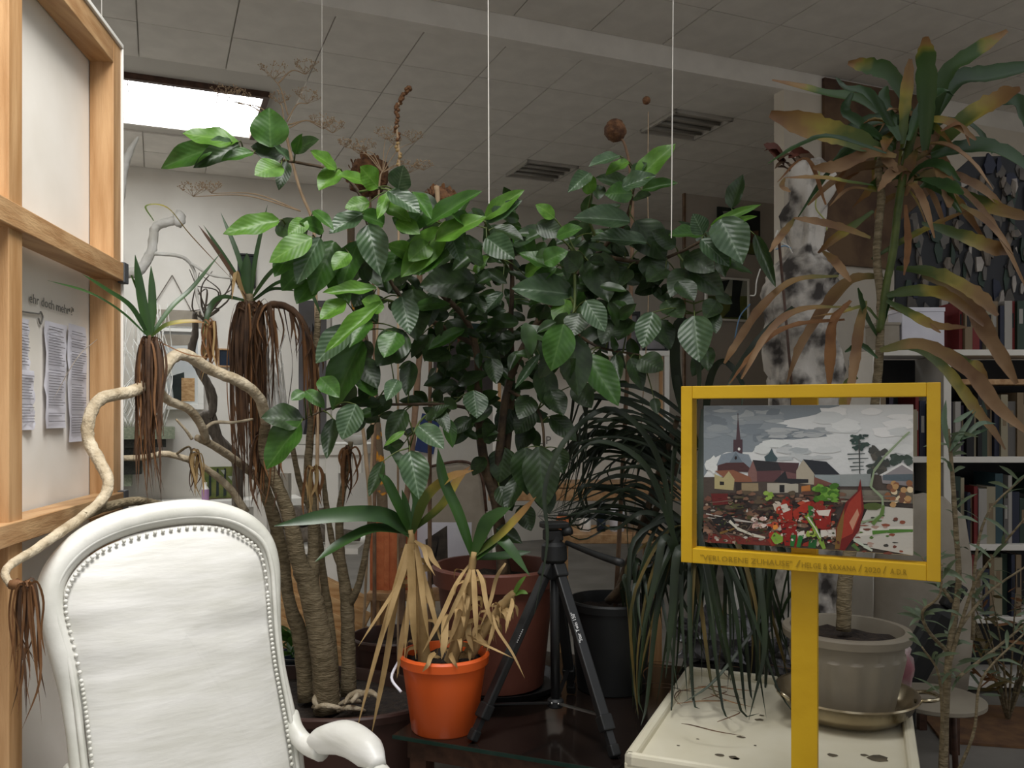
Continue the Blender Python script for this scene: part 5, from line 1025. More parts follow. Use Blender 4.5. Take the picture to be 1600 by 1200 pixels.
# white painted branch
wbr = thing('painted_branch', 'thick crooked white painted branch with a bulbous tip behind the board', 'branch', P(90, 1090, 3.3)*1.0)
WL[wbr.name] = V((WL[wbr.name].x, WL[wbr.name].y, 0)); wbr.location = WL[wbr.name]
base = WL[wbr.name]
MB().tube([base, base.lerp(P(150, 520, 3.3), .5)+V((.05, 0, 0)), P(150, 520, 3.3), P(188, 434, 3.3), P(216, 424, 3.3), P(236, 394, 3.3), P(243, 356, 3.3), P(268, 346, 3.3), P(284, 340, 3.3)], [.04, .036, .03, .024, .02, .018, .017, .017, .012], 10, 7, .25).build('main_limb', M['wbranch'], wbr, True)
MB().ball(P(280, 342, 3.3), .03, 10, 8, .8, .8, 1.1, .3, 8).build('bulb', M['wbranch'], wbr, True)
MB().tube([P(170, 470, 3.3), P(186, 330, 3.3), P(192, 296, 3.3), P(194, 262, 3.3), P(204, 235, 3.3), P(216, 214, 3.3)], [.022, .014, .012, .016, .013, .004], 8, 6, .3).build('side_limb', M['wbranch'], wbr, True)
MB().tube([P(240, 396, 3.3), P(285, 402, 3.35), P(304, 425, 3.4), P(308, 465, 3.4), P(318, 495, 3.4)], [.008, .007, .006, .006, .003], 7, 6, .3).build('twig', M['wbranch'], wbr, True)
MB().tube([P(296, 410, 3.38), P(330, 430, 3.4), P(372, 440, 3.45), P(384, 480, 3.45)], [.006, .005, .004, .003], 6, 6, .3).build('twig', M['wbranch'], wbr, True)
# grey driftwood
dwz = P(372, 800, 5.6)
dw = thing('driftwood_branch', 'crooked grey driftwood limb standing on the floor by the ledge', 'branch', (dwz.x, dwz.y, 0))
MB().tube([V((dwz.x, dwz.y, 0)), P(371, 800, 5.6), P(370, 722, 5.6), P(345, 690, 5.55), P(320, 652, 5.5), P(331, 645, 5.5), P(332, 615, 5.5), P(310, 575, 5.5), P(299, 550, 5.5), P(305, 520, 5.5), P(304, 488, 5.5)], [.035, .035, .032, .034, .034, .026, .026, .026, .026, .022, .015], 9, 6, .25).build('limb', M['stick'], dw, True)
for i in range(10): MB().tube([P(318, 500, 5.5), P(320+rnd.uniform(-25, 40), 480+rnd.uniform(-30, 10), 5.5), P(325+rnd.uniform(-30, 45), 460+rnd.uniform(-40, 30), 5.5)], [.008, .005, .003], 5, 5, .3).build('twig', M['stick'], dw, True)
MB().tube([P(345, 690, 5.55), P(322, 600, 5.5), P(318, 500, 5.5)], [.02, .015, .01], 6, 5, .3).build('limb', M['stick'], dw, True)

# ------------------------------------------------------------------ middle distance left: white bench, grey panel, logs, planks
d = 4.3; zt_ = P(500, 694, d).z; xl, xr = P(395, 0, d).x, P(568, 0, d).x
be = thing('tall_bench', 'tall white painted bench with square legs behind the dragon tree', 'table', ((xl+xr)/2, d+.25, 0))
MB().box(((xl+xr)/2, d+.25, zt_-.03), (xr-xl, .56, .05)).build('bench_top', M['white'], be, bevel=.003)
MB().box(((xl+xr)/2, d+.01, zt_-.1), (xr-xl-.02, .03, .09)).build('apron', M['white'], be)
for x, y in ((xl+.04, d+.02), (P(519, 0, d).x, d+.02), (xr-.02, d+.44), (xl+.04, d+.44)): MB().box((x, y, (zt_-.055)/2), (.066, .066, zt_-.055)).build('leg', M['white'], be, bevel=.003)
MB().box(((xl+xr)/2, d+.25, .62), (xr-xl-.06, .48, .03)).build('lower_shelf', M['white'], be)
q0, q1 = P(468, 0, 4.5).x, P(511, 0, 4.5).x
gpn = thing('grey_panel', 'upright grey panel with a black brush mark standing on the tall bench', 'panel', ((q0+q1)/2, 4.5, zt_-.005))
zz = P(0, 472, 4.5).z; MB().box(((q0+q1)/2, 4.5, (zt_+zz)/2), (q1-q0, .04, zz-zt_+.01)).build('panel', mat('slate_panel', '62605f', '76747a', .6, 5), gpn)
MB().poly([V((q0+(q1-q0)*u, 4.478, zz-(zz-zt_)*v)) for u, v in ((.5, .15), (.6, .2), (.62, .6), (.8, .95), (.15, .97), (.45, .6))]).build('brush_mark', M['board'], gpn)
MB().box((q1+.012, 4.5, (zt_+zz)/2), (.02, .045, zz-zt_+.01)).build('white_edge', M['white'], gpn)
wbx = thing('white_block', 'small white block lying on the tall bench', 'block', (P(484, 0, 4.36).x, 4.36, zt_)); MB().box((P(484, 0, 4.36).x, 4.36, zt_+.022), (.11, .08, .05)).build('block', M['whitew'], wbx, bevel=.004)
wsh = thing('white_shell', 'white scalloped dish at the end of the tall bench', 'dish', P(556, 690, 4.4)); MB().lathe(V((P(556, 0, 4.4).x, 4.4, zt_-.005)), [(.03, 0), (.06, .02), (.085, .045), (.08, .045), (.05, .02), (.001, .01)], 20, flute=.05, nfl=8, fz=(.01, .06)).build('dish', M['whitew'], wsh, True)
# white twig sculpture on bench
wt = thing('white_twig_sculpture', 'spiky white painted twig cluster on the tall bench', 'sculpture', V((P(431, 0, 4.5).x, 4.5, zt_-.004)))
for i in range(34):
    c = WL[wt.name]+V((rnd.uniform(-.05, .05), rnd.uniform(-.08, .08), 0)); MB().tube([c, c+V((rnd.uniform(-.06, .02), rnd.uniform(-.06, .06), .25)), c+V((rnd.uniform(-.16, .04), rnd.uniform(-.1, .1), rnd.uniform(.4, .62)))], [.013, .009, .004], 6, 4, .3).build('twig', M['wbranch'], wt, True)
for i, (x, y, L, a, r, dp) in enumerate(((478, 775, .34, .12, .05, 4.50), (500, 792, .42, -.1, .045, 4.45), (455, 788, .3, .3, .055, 4.57))):
    c = P(x, y, dp); c.z = .635+r*.93+(.088 if i == 0 else 0)
    lo = thing('driftwood_log', ['short knotty driftwood log lying atop two others', 'longest grey driftwood log at the front of the shelf', 'driftwood log at the back of the bench shelf'][i], 'log', c)
    MB().tube([c-V((math.cos(a)*L/2, math.sin(a)*.1, 0)), c+V((0, 0, .015)), c+V((math.cos(a)*L/2, math.sin(a)*.1, 0))], [r*.7, r, r*.6], 9, 5, .35).build('log', M['stick'], lo, True)
pl = thing('plank_stack', 'sloping stack of rough sawn planks on the floor behind the planter', 'planks', (P(500, 0, 3.9).x, 3.9, 0))
for k in range(5):
    a_, b_ = P(425, 882+k*24, 3.9-.03*k), P(572, 953+k*24, 3.9-.03*k)
    MB().bar(a_, b_, .11, .045, V((0, 1, 0))).build('plank', M['plank'], pl, bevel=.003)
MB().box((P(440, 0, 4.0).x, 4.0, .2), (.08, .08, .4)).build('trestle', M['woodd'], pl); MB().box((P(575, 0, 4.0).x, 4.0, .12), (.08, .08, .24)).build('trestle', M['woodd'], pl)
# stool with hollow brick and photo card
d = 3.42; z0 = P(0, 926, d).z; xa, xb = P(574, 0, d).x, P(716, 0, d).x
stl = thing('wooden_stool', 'plain pine stool carrying the terracotta brick', 'stool', ((xa+xb)/2, d+.12, 0))
MB().box(((xa+xb)/2, d+.12, z0-.014), (xb-xa, .28, .032)).build('seat', M['woodh'], stl, bevel=.003)
for x in (xa+.03, xb-.03):
    for y in (d+.02, d+.22): MB().box((x, y, (z0-.03)/2), (.036, .036, z0-.03)).build('leg', M['wood'], stl)
b0, b1 = P(577, 0, d+.03).x, P(648, 0, d+.03).x; zb1 = P(0, 812, d+.03).z
bkq = thing('terracotta_brick', 'upright orange terracotta hollow brick with ribbed faces on the stool', 'brick', ((b0+b1)/2, d+.08, z0))
MB().box(((b0+b1)/2, d+.09, (z0+zb1)/2+.001), (b1-b0, .1, zb1-z0)).build('brick_body', M['brick'], bkq, bevel=.003)
for u in (.06, .38, .72, .94): MB().box((b0+(b1-b0)*u, d+.037, (z0+zb1)/2), (.022 if u in (.38, .72) else .012, .012, zb1-z0-.002)).build('rib', M['brick'], bkq, bevel=.002)
c0, c1 = P(652, 0, d+.1).x, P(737, 0, d+.1).x; zc1_ = P(0, 817, d+.1).z
pcd = thing('photo_card', 'white card with a photograph of bare trees, standing on the stool', 'card', ((c0+c1)/2, d+.1, z0))
MB().box(((c0+c1)/2, d+.1, (z0+zc1_)/2+.002), (c1-c0, .004, zc1_-z0)).build('card', M['paper'], pcd)
phm = mat('tree_photo', '2b2622', '4a423a', .6, 20)
cc = lambda u, v: V((c0+(c1-c0)*u, d+.0975, zc1_-(zc1_-z0)*v))
MB().poly([cc(.15, .26), (cc(.55, .04)), cc(.57, .85), cc(.2, .98)]).build('photograph', phm, pcd)
for i in range(9): MB().bar(cc(rnd.uniform(.2, .3), .9)-V((0, .001, 0)), cc(rnd.uniform(.3, .53), rnd.uniform(.15, .6))-V((0, .001, 0)), .0022, .001).build('printed_branch', M['blackp'], pcd)
# beige armchair behind
ba = thing('beige_chair', 'beige upholstered chair with rounded back behind the terracotta pot', 'chair', P(710, 1000, 4.1)-V((0, 0, P(710, 1000, 4.1).z)))
d = 4.15; prof = [(648, 1000), (646, 850), (648, 760), (656, 737), (690, 726), (722, 722), (742, 730), (754, 750), (760, 800), (763, 870), (764, 1000)]
b = MB(); n = len(prof); b.v += [P(x, y, d) for x, y in prof]+[P(x, y, d+.12) for x, y in prof]
b.face(range(n-1, -1, -1)); b.face(range(n, 2*n))
for i in range(n): b.face((i, (i+1) % n, n+(i+1) % n, n+i))
b.build('backrest', M['beige'], ba, bevel=.02)
MB().tube([P(x, y-1, d-.002) for x, y in prof[2:9]], .007, 6, 4).build('piping', M['woodd'], ba, True)
MB().box((P(712, 0, d).x, d-.2, .37), (.34, .46, .12)).build('seat', M['beige'], ba, bevel=.02)
for x in (-.14, .14):
    for y in (-.38, .04): MB().box((P(712, 0, d).x+x, d+y, .16), (.04, .04, .32)).build('leg', M['woodd'], ba)
# white display box with wood edge
d = 4.2; x0, x1 = P(770, 0, d).x, P(1046, 0, d).x; z1, z0 = P(0, 548, d).z, P(0, 762, d).z
tt = thing('work_table', 'long white worktable carrying the pale display boxes', 'table', ((x0+x1)/2, d+.3, 0))
MB().box(((x0+x1)/2+.165, d+.25, z0-.03), (x1-x0+.37, .7, .05)).build('table_top', M['woodh'], tt, bevel=.003)
for x in (x0+.03, x1+.3):
    for y in (d-.05, d+.55): MB().box((x, y, (z0-.055)/2), (.06, .06, z0-.055)).build('leg', M['white'], tt)
db_ = thing('display_box', 'large open-fronted white box lined with pine edges on the worktable', 'box', ((x0+x1)/2, d+.15, z0))
MB().box(((x0+x1)/2, d+.28, (z0+z1)/2), (x1-x0, .02, z1-z0-.01)).build('back', M['white'], db_)
for x in (x0+.012, x1-.012): MB().box((x, d+.14, (z0+z1)/2), (.024, .28, z1-z0-.01)).build('side', M['white'], db_)
MB().box(((x0+x1)/2, d+.14, z1-.012), (x1-x0, .29, .024)).build('top', M['white'], db_); MB().box(((x0+x1)/2, d+.14, z0+.01), (x1-x0, .28, .02)).build('bottom', M['woodh'], db_)
for x in (x0+.032, x1-.04): MB().box((x, d+.012, (z0+z1)/2), (.016, .02, z1-z0-.06)).build('pine_edge', M['wood'], db_)
text_mesh('DUP', .06, 'pencil_lettering', M['pencil'], basis(V((P(826, 0, d+.26).x, d+.268, P(0, 694, d+.27).z)), (1, 0, 0), (0, 0, 1)), db_, .0005)
for i, (a_, b_, t_, lab) in enumerate(((946, 1000, 487, 'black framed photograph leaning on top of the display box'), (1004, 1044, 500, 'narrow black framed picture at the end of the display box top'))):
    xa, xb = P(a_, 0, d+.1).x, P(b_, 0, d+.1).x; zt2 = P(0, t_, d+.1).z
    fp = thing('framed_photograph', lab, 'picture', ((xa+xb)/2, d+.1, z1)); zl = z1+.001
    MB().box(((xa+xb)/2, d+.108, (zl+zt2)/2), (xb-xa-.01, .006, zt2-zl-.01)).build('print', mat('grey_print', '4c4a4c', '8a8688', .3, 5), fp)
    for c_, s_ in ((((xa+xb)/2, d+.1, zt2-.008), (xb-xa, .02, .016)), (((xa+xb)/2, d+.1, zl+.008), (xb-xa, .02, .016)), ((xa+.008, d+.1, (zl+zt2)/2), (.016, .02, zt2-zl-.032)), ((xb-.008, d+.1, (zl+zt2)/2), (.016, .02, zt2-zl-.032))): MB().box(c_, s_).build('frame_bar', M['blackp'], fp)
# lower table with jars
zt3 = P(0, 832, 3.7).z
lt3 = thing('side_table', 'low pine side table with small jars behind the black pot', 'table', (P(950, 0, 3.75).x, 3.8, 0))
MB().box((P(950, 0, 3.75).x, 3.8, zt3-.02), (.5, .32, .04)).build('table_top', M['woodh'], lt3, bevel=.003)
for x in (-.2, .2):
    for y in (-.12, .12): MB().box((P(950, 0, 3.75).x+x, 3.8+y, (zt3-.04)/2), (.04, .04, zt3-.04)).build('leg', M['wood'], lt3)
for i, (px, h, r, m, lab) in enumerate(((915, .10, .025, 'white', 'slim white jar on the side table'), (940, .13, .02, 'bluep', 'tall dark blue jar on the side table'), (965, .12, .032, 'paper', 'wide pale jar on the side table'), (992, .09, .03, 'silver', 'short metal tin on the side table'), (880, .08, .03, 'brick', 'small terracotta cup on the side table'))):
    c = V((P(px, 0, 3.72).x, 3.74, zt3)); j = thing('jar', lab, 'jar', c); MB().lathe(c, [(r*.9, 0), (r, .006), (r, h*.75), (r*.7, h*.86)], 16).build('body', M[m], j, True, autos=40); MB().lathe(c+V((0, 0, h*.86)), [(r*.75, 0), (r*.75, h*.14)], 16).build('lid', M['grey'], j, True, autos=40)
# blue folder
bf = thing('blue_folder', 'bright blue folder leaning behind the dry sticks', 'folder', (P(668, 0, 4.5).x, 4.5, 0)); 
MB().box((P(668, 0, 4.5).x, 4.52, P(0, 660, 4.5).z-.06), (.1, .03, .2), ry=.2).build('folder', mat('blue_card', '23386a', rough=.6), bf); MB().box((P(668, 0, 4.5).x, 4.56, (P(0, 660, 4.5).z-.15)/2), (.1, .05, P(0, 660, 4.5).z-.15)).build('stand', M['white'], bf)
# sticks and lichen pole
for i, (pts, r, m, lab) in enumerate((([(600, 900), (598, 800), (590, 700), (580, 600), (566, 520), (550, 440), (548, 330)], .026, 'lichen', 'bark-covered pole blotched with orange lichen'), ([(628, 860), (640, 740), (652, 600), (657, 500), (652, 380), (640, 300)], .014, 'stickb', 'peeling brown stick standing behind the lemon foliage'), ([(500, 900), (496, 600), (492, 400), (488, 345), (470, 300), (455, 245), (446, 205), (441, 190)], .007, 'fennel', 'dry fennel stalk topped by a loose cluster of umbels'), ([(668, 800), (672, 690), (680, 600), (690, 540)], .006, 'fennel', 'thin pale cane leaning at the wall painting'), ([(585, 900), (575, 750), (565, 660), (550, 640)], .01, 'fennel', 'pale split cane beside the lichen pole'))):
    dp = (3.78, 3.36, 3.2, 4.6, 3.705)[i]; p0 = P(*pts[0], dp); p0.z = 0
    if i == 2: p0 = V((-.62, 3.27, 0))
    t = thing('dry_stick', lab, 'stick', p0); MB().tube([p0]+[P(x, y, dp) for x, y in pts], [r*1.1, r, r*.9, r*.8, r*.6], 8, 5, .25).build('stem', M[m], t, True)
    if i == 2: fen = t
def umbel(par, c, r, nrays, up=V((0, 0, 1))):
    b = MB()
    for k in range(nrays):
        a = 6.283*k/nrays; e = V((math.cos(a)*.8, math.sin(a)*.8, .45+.3*rnd.random())).normalized(); tip = c+e*r
        b.tube([c, tip], [.0009, .0007], 4, 1, smooth=False)
        for q in range(6):
            g = V((rnd.uniform(-1, 1), rnd.uniform(-1, 1), rnd.uniform(0, 1.2)))*r*.28; b.tube([tip, tip+g], [.0006, .0006], 3, 1, smooth=False); b.ball(tip+g, .0024, 5, 3)
    b.build('umbel', M['fennel'], par, True)
for (x, y, sx0, sy0, r) in ((428, 112, 450, 180, .055), (477, 104, 435, 130, .05), (480, 150, 448, 190, .05), (355, 145, 440, 205, .055), (372, 150, 442, 200, .05), (505, 190, 452, 200, .05), (302, 295, 470, 330, .05), (330, 290, 470, 330, .04), (437, 150, 445, 200, .04), (520, 196, 450, 195, .045)):
    a_, b_ = P(sx0, sy0, 3.2), P(x, y+12, 3.2); MB().tube([a_, a_.lerp(b_, .5)+V((0, 0, .03)), b_], [.003, .0025, .0015], 5, 5).build('side_stalk', M['fennel'], fen, True); umbel(fen, b_, r, 9)
f2 = thing('dry_stick', 'dry fennel stalk with small umbels beside the woolly seed head', 'stick', V((-.6, 3.34, 0)))
MB().tube([V((-.6, 3.34, 0)), P(590, 500, 3.2), P(592, 300, 3.2), P(600, 262, 3.2)], [.006, .005, .004, .002], 6, 5).build('stem', M['fennel'], f2, True)
for (x, y, r) in ((570, 228, .04), (602, 210, .04), (615, 218, .03), (645, 215, .04), (560, 232, .03), (640, 262, .04), (662, 258, .035), (540, 222, .03)):
    MB().tube([P(598, 270, 3.2), P((598+x)/2, (262+y)/2-4, 3.2), P(x, y+8, 3.2)], [.002, .0016, .001], 5, 4).build('side_stalk', M['fennel'], f2, True); umbel(f2, P(x, y+8, 3.2), r, 8)
for i, (x, y, r, dp, stem, lab) in enumerate(((576, 276, .077, 3.37, [(585, 600), (582, 400), (578, 300)], 'large woolly brown seed head on a stalk above the lemon leaves'), (688, 316, .05, 2.95, [(672, 600), (680, 420), (686, 330)], 'rough brown hollow seed head with a pale stub, mid foliage'), (961, 204, .037, 2.9, [(984, 500), (988, 330), (984, 262), (976, 226), (967, 212)], 'round flat brown seed head on a bent stalk by the ceiling light'), (1010, 157, .0135, 2.9, [(1012, 500), (1012, 300), (1013, 175)], 'tiny ball seed head on a hair-thin stalk'))):
    p0 = P(*stem[0], dp); p0.z = 0
    if i > 1: p0 = sc+V((.02+.04*(i-2), .05, .25))
    t = thing('dried_seed_head', lab, 'seed head', p0)
    MB().tube([p0]+[P(a, b, dp) for a, b in stem], [.008, .007, .005, .004] if i < 3 else [.002, .0015], 7, 5, .1).build('stalk', M['stickb' if i < 3 else 'fennel'], t, True)
    MB().ball(P(x, y, dp), r, 18, 14, 1, 1, 1.02, .35 if i < 2 else .12, 14, i*3.1).build('head', M['seed'], t, True)
    if i < 2:
        for k in range(26):
            a, b_ = rnd.uniform(0, 6.28), rnd.uniform(-.6, 1.3); e = V((math.cos(a)*math.cos(b_), math.sin(a)*math.cos(b_), math.sin(b_)))
            MB().strap([P(x, y, dp)+e*r*.85, P(x, y, dp)+e*r*1.08, P(x, y, dp)+e*r*1.14+V((0, 0, .012))], .018, rnd.uniform(-1, 1), 3).build('bract', M['seed' if k % 3 else 'dead2'], t, True)
    if i == 1: MB().tube([P(683, 338, 2.9), P(684, 310, 2.88), P(682, 291, 2.88)], [.007, .008, .009], 8, 3).build('pale_stub', M['fennel'], t, True)
mu = thing('mullein_spike', 'thin curved mullein spike with yellowish seed pods', 'stick', V((P(622, 0, 2.95).x, 2.95, 0)))
sp_ = [P(622, 500, 2.95), P(624, 262, 2.95), P(620, 200, 2.95), P(622, 165, 2.95), P(632, 146, 2.95), P(641, 137, 2.95)]
MB().tube([V((sp_[0].x, 2.95, 0))]+sp_, [.004, .004, .003, .002], 6, 6, .3).build('stalk', M['fennel'], mu, True)
for p in cr(sp_[1:], 12): MB().ball(p+V((rnd.uniform(-.006, .006), rnd.uniform(-.006, .006), 0)), .007, 6, 5, amp=.3).build('seed_pod', M['tan' if p.z < sp_[2].z-.05 else 'seed'], mu, True)

# ------------------------------------------------------------------ papier-mache figure
fx = P(1250, 0, 3.5).x
fg = thing('papier_mache_figure', 'tall lumpy papier-mache figure in white and grey with loose wires', 'sculpture', (fx, 3.5, 0))
prof = [(0, .2), (.5, .19), (P(0, 650, 3.5).z, .15), (P(0, 600, 3.5).z, .15), (P(0, 520, 3.5).z, .155), (P(0, 450, 3.5).z, .16), (P(0, 415, 3.5).z, .13), (P(0, 392, 3.5).z, .06), (P(0, 375, 3.5).z, .065), (P(0, 340, 3.5).z, .095), (P(0, 300, 3.5).z, .10), (P(0, 265, 3.5).z, .08), (P(0, 250, 3.5).z, .04)]
offs = {0: 0}; b = MB(); SEG = 40; zs_ = []
for i in range(61):
    t_ = i/60; z = prof[0][0]+(prof[-1][0])*t_
    for a_, b2 in zip(prof, prof[1:]):
        if a_[0] <= z <= b2[0]+1e-6: r = a_[1]+(b2[1]-a_[1])*(z-a_[0])/(b2[0]-a_[0]); break
    off = max(0, (z-1.75))*.085
    for k in range(SEG):
        a = 6.283*k/SEG; nz = noise.noise(V((math.cos(a)*1.4, math.sin(a)*1.4, z*6)))*.06+noise.noise(V((math.cos(a)*4, math.sin(a)*4, z*16)))*.03
        rr = max(.02, r*.9+nz*min(1, r/.08)); b.v.append(V((fx+off+math.cos(a)*rr, 3.5+math.sin(a)*rr*.8, z)))
for i in range(60):
    for k in range(SEG): k2 = (k+1) % SEG; b.face((i*SEG+k, i*SEG+k2, (i+1)*SEG+k2, (i+1)*SEG+k))
b.face([60*SEG+k for k in range(SEG)]); b.build('body', M['mache'], fg, True)
for i, pts in enumerate(([(1281, 262), (1277, 300), (1275, 325), (1290, 345), (1292, 360)], [(1222, 380), (1232, 385), (1238, 396)], [(1188, 420), (1182, 440), (1180, 460), (1172, 462)], [(1172, 475), (1156, 495), (1148, 530)], [(1212, 390), (1225, 384), (1236, 388)])):
    MB().tube([P(x, y, 3.32) for x, y in pts], .0028, 5, 6).build('loose_wire', [mat('yellow_wire', 'a5a860'), M['string'], M['string'], mat('blue_wire', '5a7a98'), mat('pale_blue_wire', '7a9ab8')][i], fg, True)
for i in range(9):
    c = P(1215+rnd.uniform(-12, 45), 250+rnd.uniform(-18, 28), 3.6); b = MB()
    MB().strap([c+V((.06, .05, -.04)), c, c+V((-.05, -.02, rnd.uniform(-.05, .03)))], .05, rnd.uniform(-1, 1), 4, jag=.5).build('rust_flap', M['terra'] if i % 2 else M['ochre'], fg, True)
ro = thing('metal_rod', 'thin dark metal rod standing in front of the papier-mache figure', 'rod', V((P(1237, 0, 2.95).x, 2.95, 0)))
MB().tube([V((P(1242, 0, 2.95).x, 2.95, 0)), P(1237, 600, 2.95), P(1217, 375, 2.95)], .005, 7, 2, smooth=False).build('rod', M['woodd'], ro, True); MB().tube([P(1217, 375, 2.95), P(1212, 368, 2.95), P(1215, 360, 2.95)], .003, 5, 4).build('hook', M['string'], ro, True)

# ------------------------------------------------------------------ lower right: tub chair, round table, black case, shrub, litter
tc_ = thing('tub_chair', 'beige tub armchair seen from behind, beside the bookcase', 'armchair', (P(1432, 0, 3.2).x, 3.3, 0))
d = 3.3; cx = P(1442, 0, d).x
MB().lathe((cx, d, .25), [(.17, 0), (.19, .2), (.185, .5), (.16, .66), (.08, .74), (.001, .755)], 28, 1, .4).build('backrest', M['beige'], tc_, True)
MB().lathe((cx, d+.2, .2), [(.19, 0), (.2, .1), (.19, .18), (.12, .22), (.001, .23)], 28, 1, .7).build('seat', M['beige'], tc_, True)
for x, y in ((-.12, .0), (.12, .0), (-.12, .26), (.12, .26)): MB().box((cx+x, d+y, .12), (.03, .03, .24)).build('leg', M['woodd'], tc_)
cx = P(1460, 0, 2.86).x; zr = P(0, 1088, 2.86).z
rt = thing('round_table', 'low round beige table with a thick edge behind the tray', 'table', (cx, 2.86, 0))
MB().lathe((cx, 2.86, zr-.02), [(.15, 0), (.157, .004), (.157, .016), (.15, .02)], 40).build('table_top', M['potg'], rt, True, autos=40)
for a in (0.5, 2.6, 4.7): MB().tube([(cx+.09*math.cos(a), 2.86+.07*math.sin(a), zr-.02), (cx+.11*math.cos(a), 2.86+.09*math.sin(a), 0)], .01, 8, 2, smooth=False).build('leg', M['woodd'], rt, True)
bc_ = thing('black_case', 'black instrument case leaning behind the taupe pot', 'case', (P(1440, 0, 3.1).x, 3.1, 0))
p0, p1 = P(1400, 1075, 3.09), P(1478, 950, 3.09); p0.z = max(.16, p0.z)
MB().bar(p0-V((.03, 0, .1)), p1, .08, .11).build('case_body', M['blackp'], bc_, bevel=.03); MB().bar(p1, p1+(p1-p0).normalized()*.1, .05, .05).build('case_neck', M['blackp'], bc_, bevel=.01)
fb = thing('printed_bag', 'crumpled white and pink printed bag behind the taupe pot', 'bag', P(1402, 1060, 2.72)-V((0, 0, P(1402, 1060, 2.72).z-ZY)))
fb.location.z = 0; WL[fb.name].z = 0
MB().ball(P(1402, 1040, 2.72), .075, 16, 12, .6, .6, 1.4, .5, 12, 4).build('bag_body', mat('printed_plastic', 'b9b4ae', '8c5a60', .4, 7, .4), fb, True); MB().box((P(1402, 0, 2.72).x, 2.72, .21), (.08, .08, .42)).build('block', M['blackp'], fb)
# plastic bag heap behind tray
for i, (x, y, dp, s, lab) in enumerate(((1112, 1000, 3.05, .11, 'crumpled translucent plastic bag behind the tray, the largest'), (1165, 985, 3.3, .08, 'crumpled grey plastic bag between its neighbours'), (1232, 1030, 3.05, .08, 'small crumpled pale plastic bag by the yellow post'))):
    c = P(x, y, dp); c.z = max(c.z, .02); t = thing('plastic_bag', lab, 'bag', V((c.x, c.y, 0)))
    MB().ball(c, s, 20, 14, 1.1, .8, .9, .7, 18, i*5).build('bag', mat('crumpled_plastic', '3c3b3e', '8a888c', .2, 12, .9, 30), t); MB().box((c.x, c.y, (c.z-s*.6)/2), (s*1.4, s*1.2, max(.05, c.z-s*.6))).build('crate', M['blackp'], t)
# oleander-like shrub at the right
sb0 = V((P(1476, 0, 2.15).x, 2.15, 0))
sh = thing('oleander_shrub', 'sparse grey-green oleander with thin bare stems in a dark pot', 'potted plant', sb0)
pot(sh, sb0, .12, .15, .26, M['blackp'], soilz=.22)
SB = [[(1476, 1310, 2.15), (1474, 1200, 2.15), (1480, 1060, 2.15), (1492, 960, 2.15), (1498, 900, 2.14), (1494, 830, 2.13), (1488, 740, 2.12), (1482, 670, 2.12)], [(1480, 1050, 2.15), (1520, 920, 2.1), (1560, 860, 2.05), (1610, 800, 2.0)], [(1486, 1000, 2.15), (1540, 930, 2.2), (1610, 880, 2.2)], [(1482, 1020, 2.15), (1450, 985, 2.1), (1442, 955, 2.05), (1468, 930, 2.02), (1472, 880, 2.02)], [(1520, 1000, 2.2), (1524, 880, 2.2), (1545, 800, 2.2), (1600, 745, 2.2)], [(1476, 1250, 2.15), (1520, 1150, 2.1), (1535, 1060, 2.1), (1600, 990, 2.1)], [(1488, 940, 2.15), (1460, 900, 2.15), (1440, 870, 2.15)], [(1474, 1180, 2.15), (1468, 1060, 2.1), (1440, 1010, 2.05)], [(1495, 1060, 2.15), (1560, 1010, 2.2), (1620, 960, 2.2)]]
ss = []
for i, c in enumerate(SB):
    w3 = [P(*q) for q in c]; MB().tube(w3, [.013, .010, .008, .006, .004] if i == 0 else [.005, .004, .003, .002], 7, 6, .15).build('stem' if i == 0 else 'branch', M['bark'], sh, True); ss += cr(w3, 8)
om = mat('oleander_leaf', '4c5a44', '6a785c', .45, 6, tl=.15)
for i in range(150):
    s = rnd.choice(ss); py = HY-(s.z-CZ)/s.y*F
    if py > 1090: continue
    a = rnd.uniform(0, 6.28); e = V((math.cos(a), math.sin(a)*.7, rnd.uniform(-.4, .9))).normalized(); L = rnd.uniform(.035, .075)
    MB().strap([s, s+e*L*.5+V((0, 0, .006)), s+e*L], .010, rnd.uniform(-1, 1), 3, prof=(.2, .8, 1, .8, .05)).build('leaf', om, sh, True)
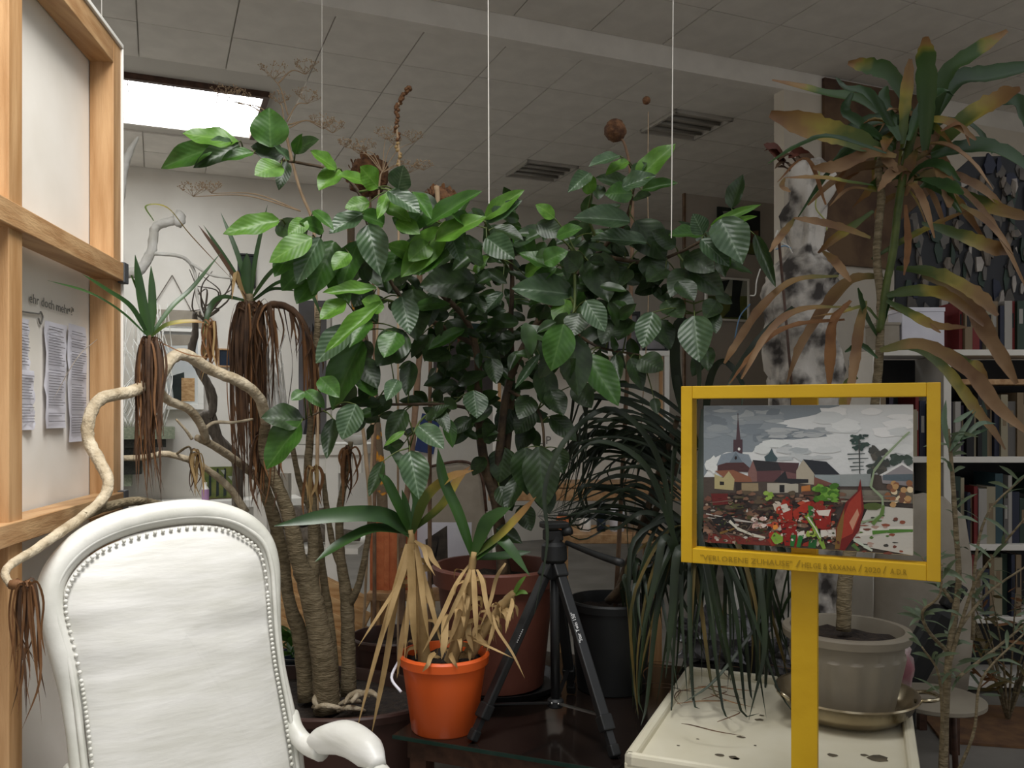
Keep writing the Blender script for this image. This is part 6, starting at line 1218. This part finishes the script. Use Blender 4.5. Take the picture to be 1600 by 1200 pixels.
for pts in ([(1484, 705), (1500, 680), (1525, 642)], [(1490, 660), (1500, 655), (1522, 640)], [(1500, 690), (1530, 663), (1556, 662)], [(1490, 690), (1515, 680), (1545, 670)], [(1482, 700), (1475, 660), (1478, 625)]):
    dleaf([(x, y, 2.1) for x, y in pts], 9, 'lemC', sh, n=5, prof=(.2, .8, 1, .8, .05))
# floor litter / dry bush on the right
lf = thing('dry_bush', 'low bush of dry brown and grey-green leaves on the floor by the bookcase', 'plant', V((P(1575, 0, 3.65).x, 3.65, 0)))
for i in range(170):
    c = V((P(1575, 0, 3.65).x+rnd.gauss(0, .17), 3.65+rnd.gauss(0, .09), rnd.uniform(.12, .62))); a = rnd.uniform(0, 6.28); e = V((math.cos(a), math.sin(a), rnd.uniform(-.3, .9)))
    MB().strap([c, c+e*.04, c+e*.08], .016, rnd.uniform(-1, 1), 3, prof=(.2, .8, 1, .8, .05)).build('leaf', rnd.choice([om, om, M['dead2'], M['grassd']]), lf, True)
for i in range(16):
    a = rnd.uniform(0, 6.28); c0_ = WL[lf.name]; MB().tube([c0_, c0_+V((.1*math.cos(a), .08*math.sin(a), .3)), c0_+V((.25*math.cos(a), .18*math.sin(a), .58))], [.006, .004, .002], 6, 4).build('stem', M['bark'], lf, True)
cr_ = thing('floor_rug', 'worn brown patterned rug on the floor by the dry bush', 'rug', (2.3, 3.54, 0)); MB().box((2.3, 3.54, .006), (1.1, .5, .01), rz=-.2).build('rug', mat('brown_rug', '5a4030', '7a5a3c', .95, 12), cr_)
# small houseplant sprigs near the chair and brown stool under
lp = thing('small_houseplant', 'small bright green leafy sprig beside the armchair back', 'potted plant', V((-.965, 3.2, 0)))
c = V((-.965, 3.2, 0)); pot(lp, c, .05, .06, .42, M['terra'], soilz=.38); MB().tube([c+V((0, 0, .38)), P(452, 1000, 3.0), P(455, 985, 3.0)], .004, 6, 4).build('stem', M['twig'], lp, True)
for i in range(22):
    a = rnd.uniform(0, 6.28); e = V((math.cos(a), math.sin(a), rnd.uniform(-.2, .9))); b0 = P(455, 1000, 3.0)+V((0, 0, rnd.uniform(-.06, .04)))
    MB().strap([b0, b0+e*.045, b0+e*.085], .022, 0, 3, prof=(.2, .9, 1, .7, .05)).build('leaf', M['lemD'], lp, True)
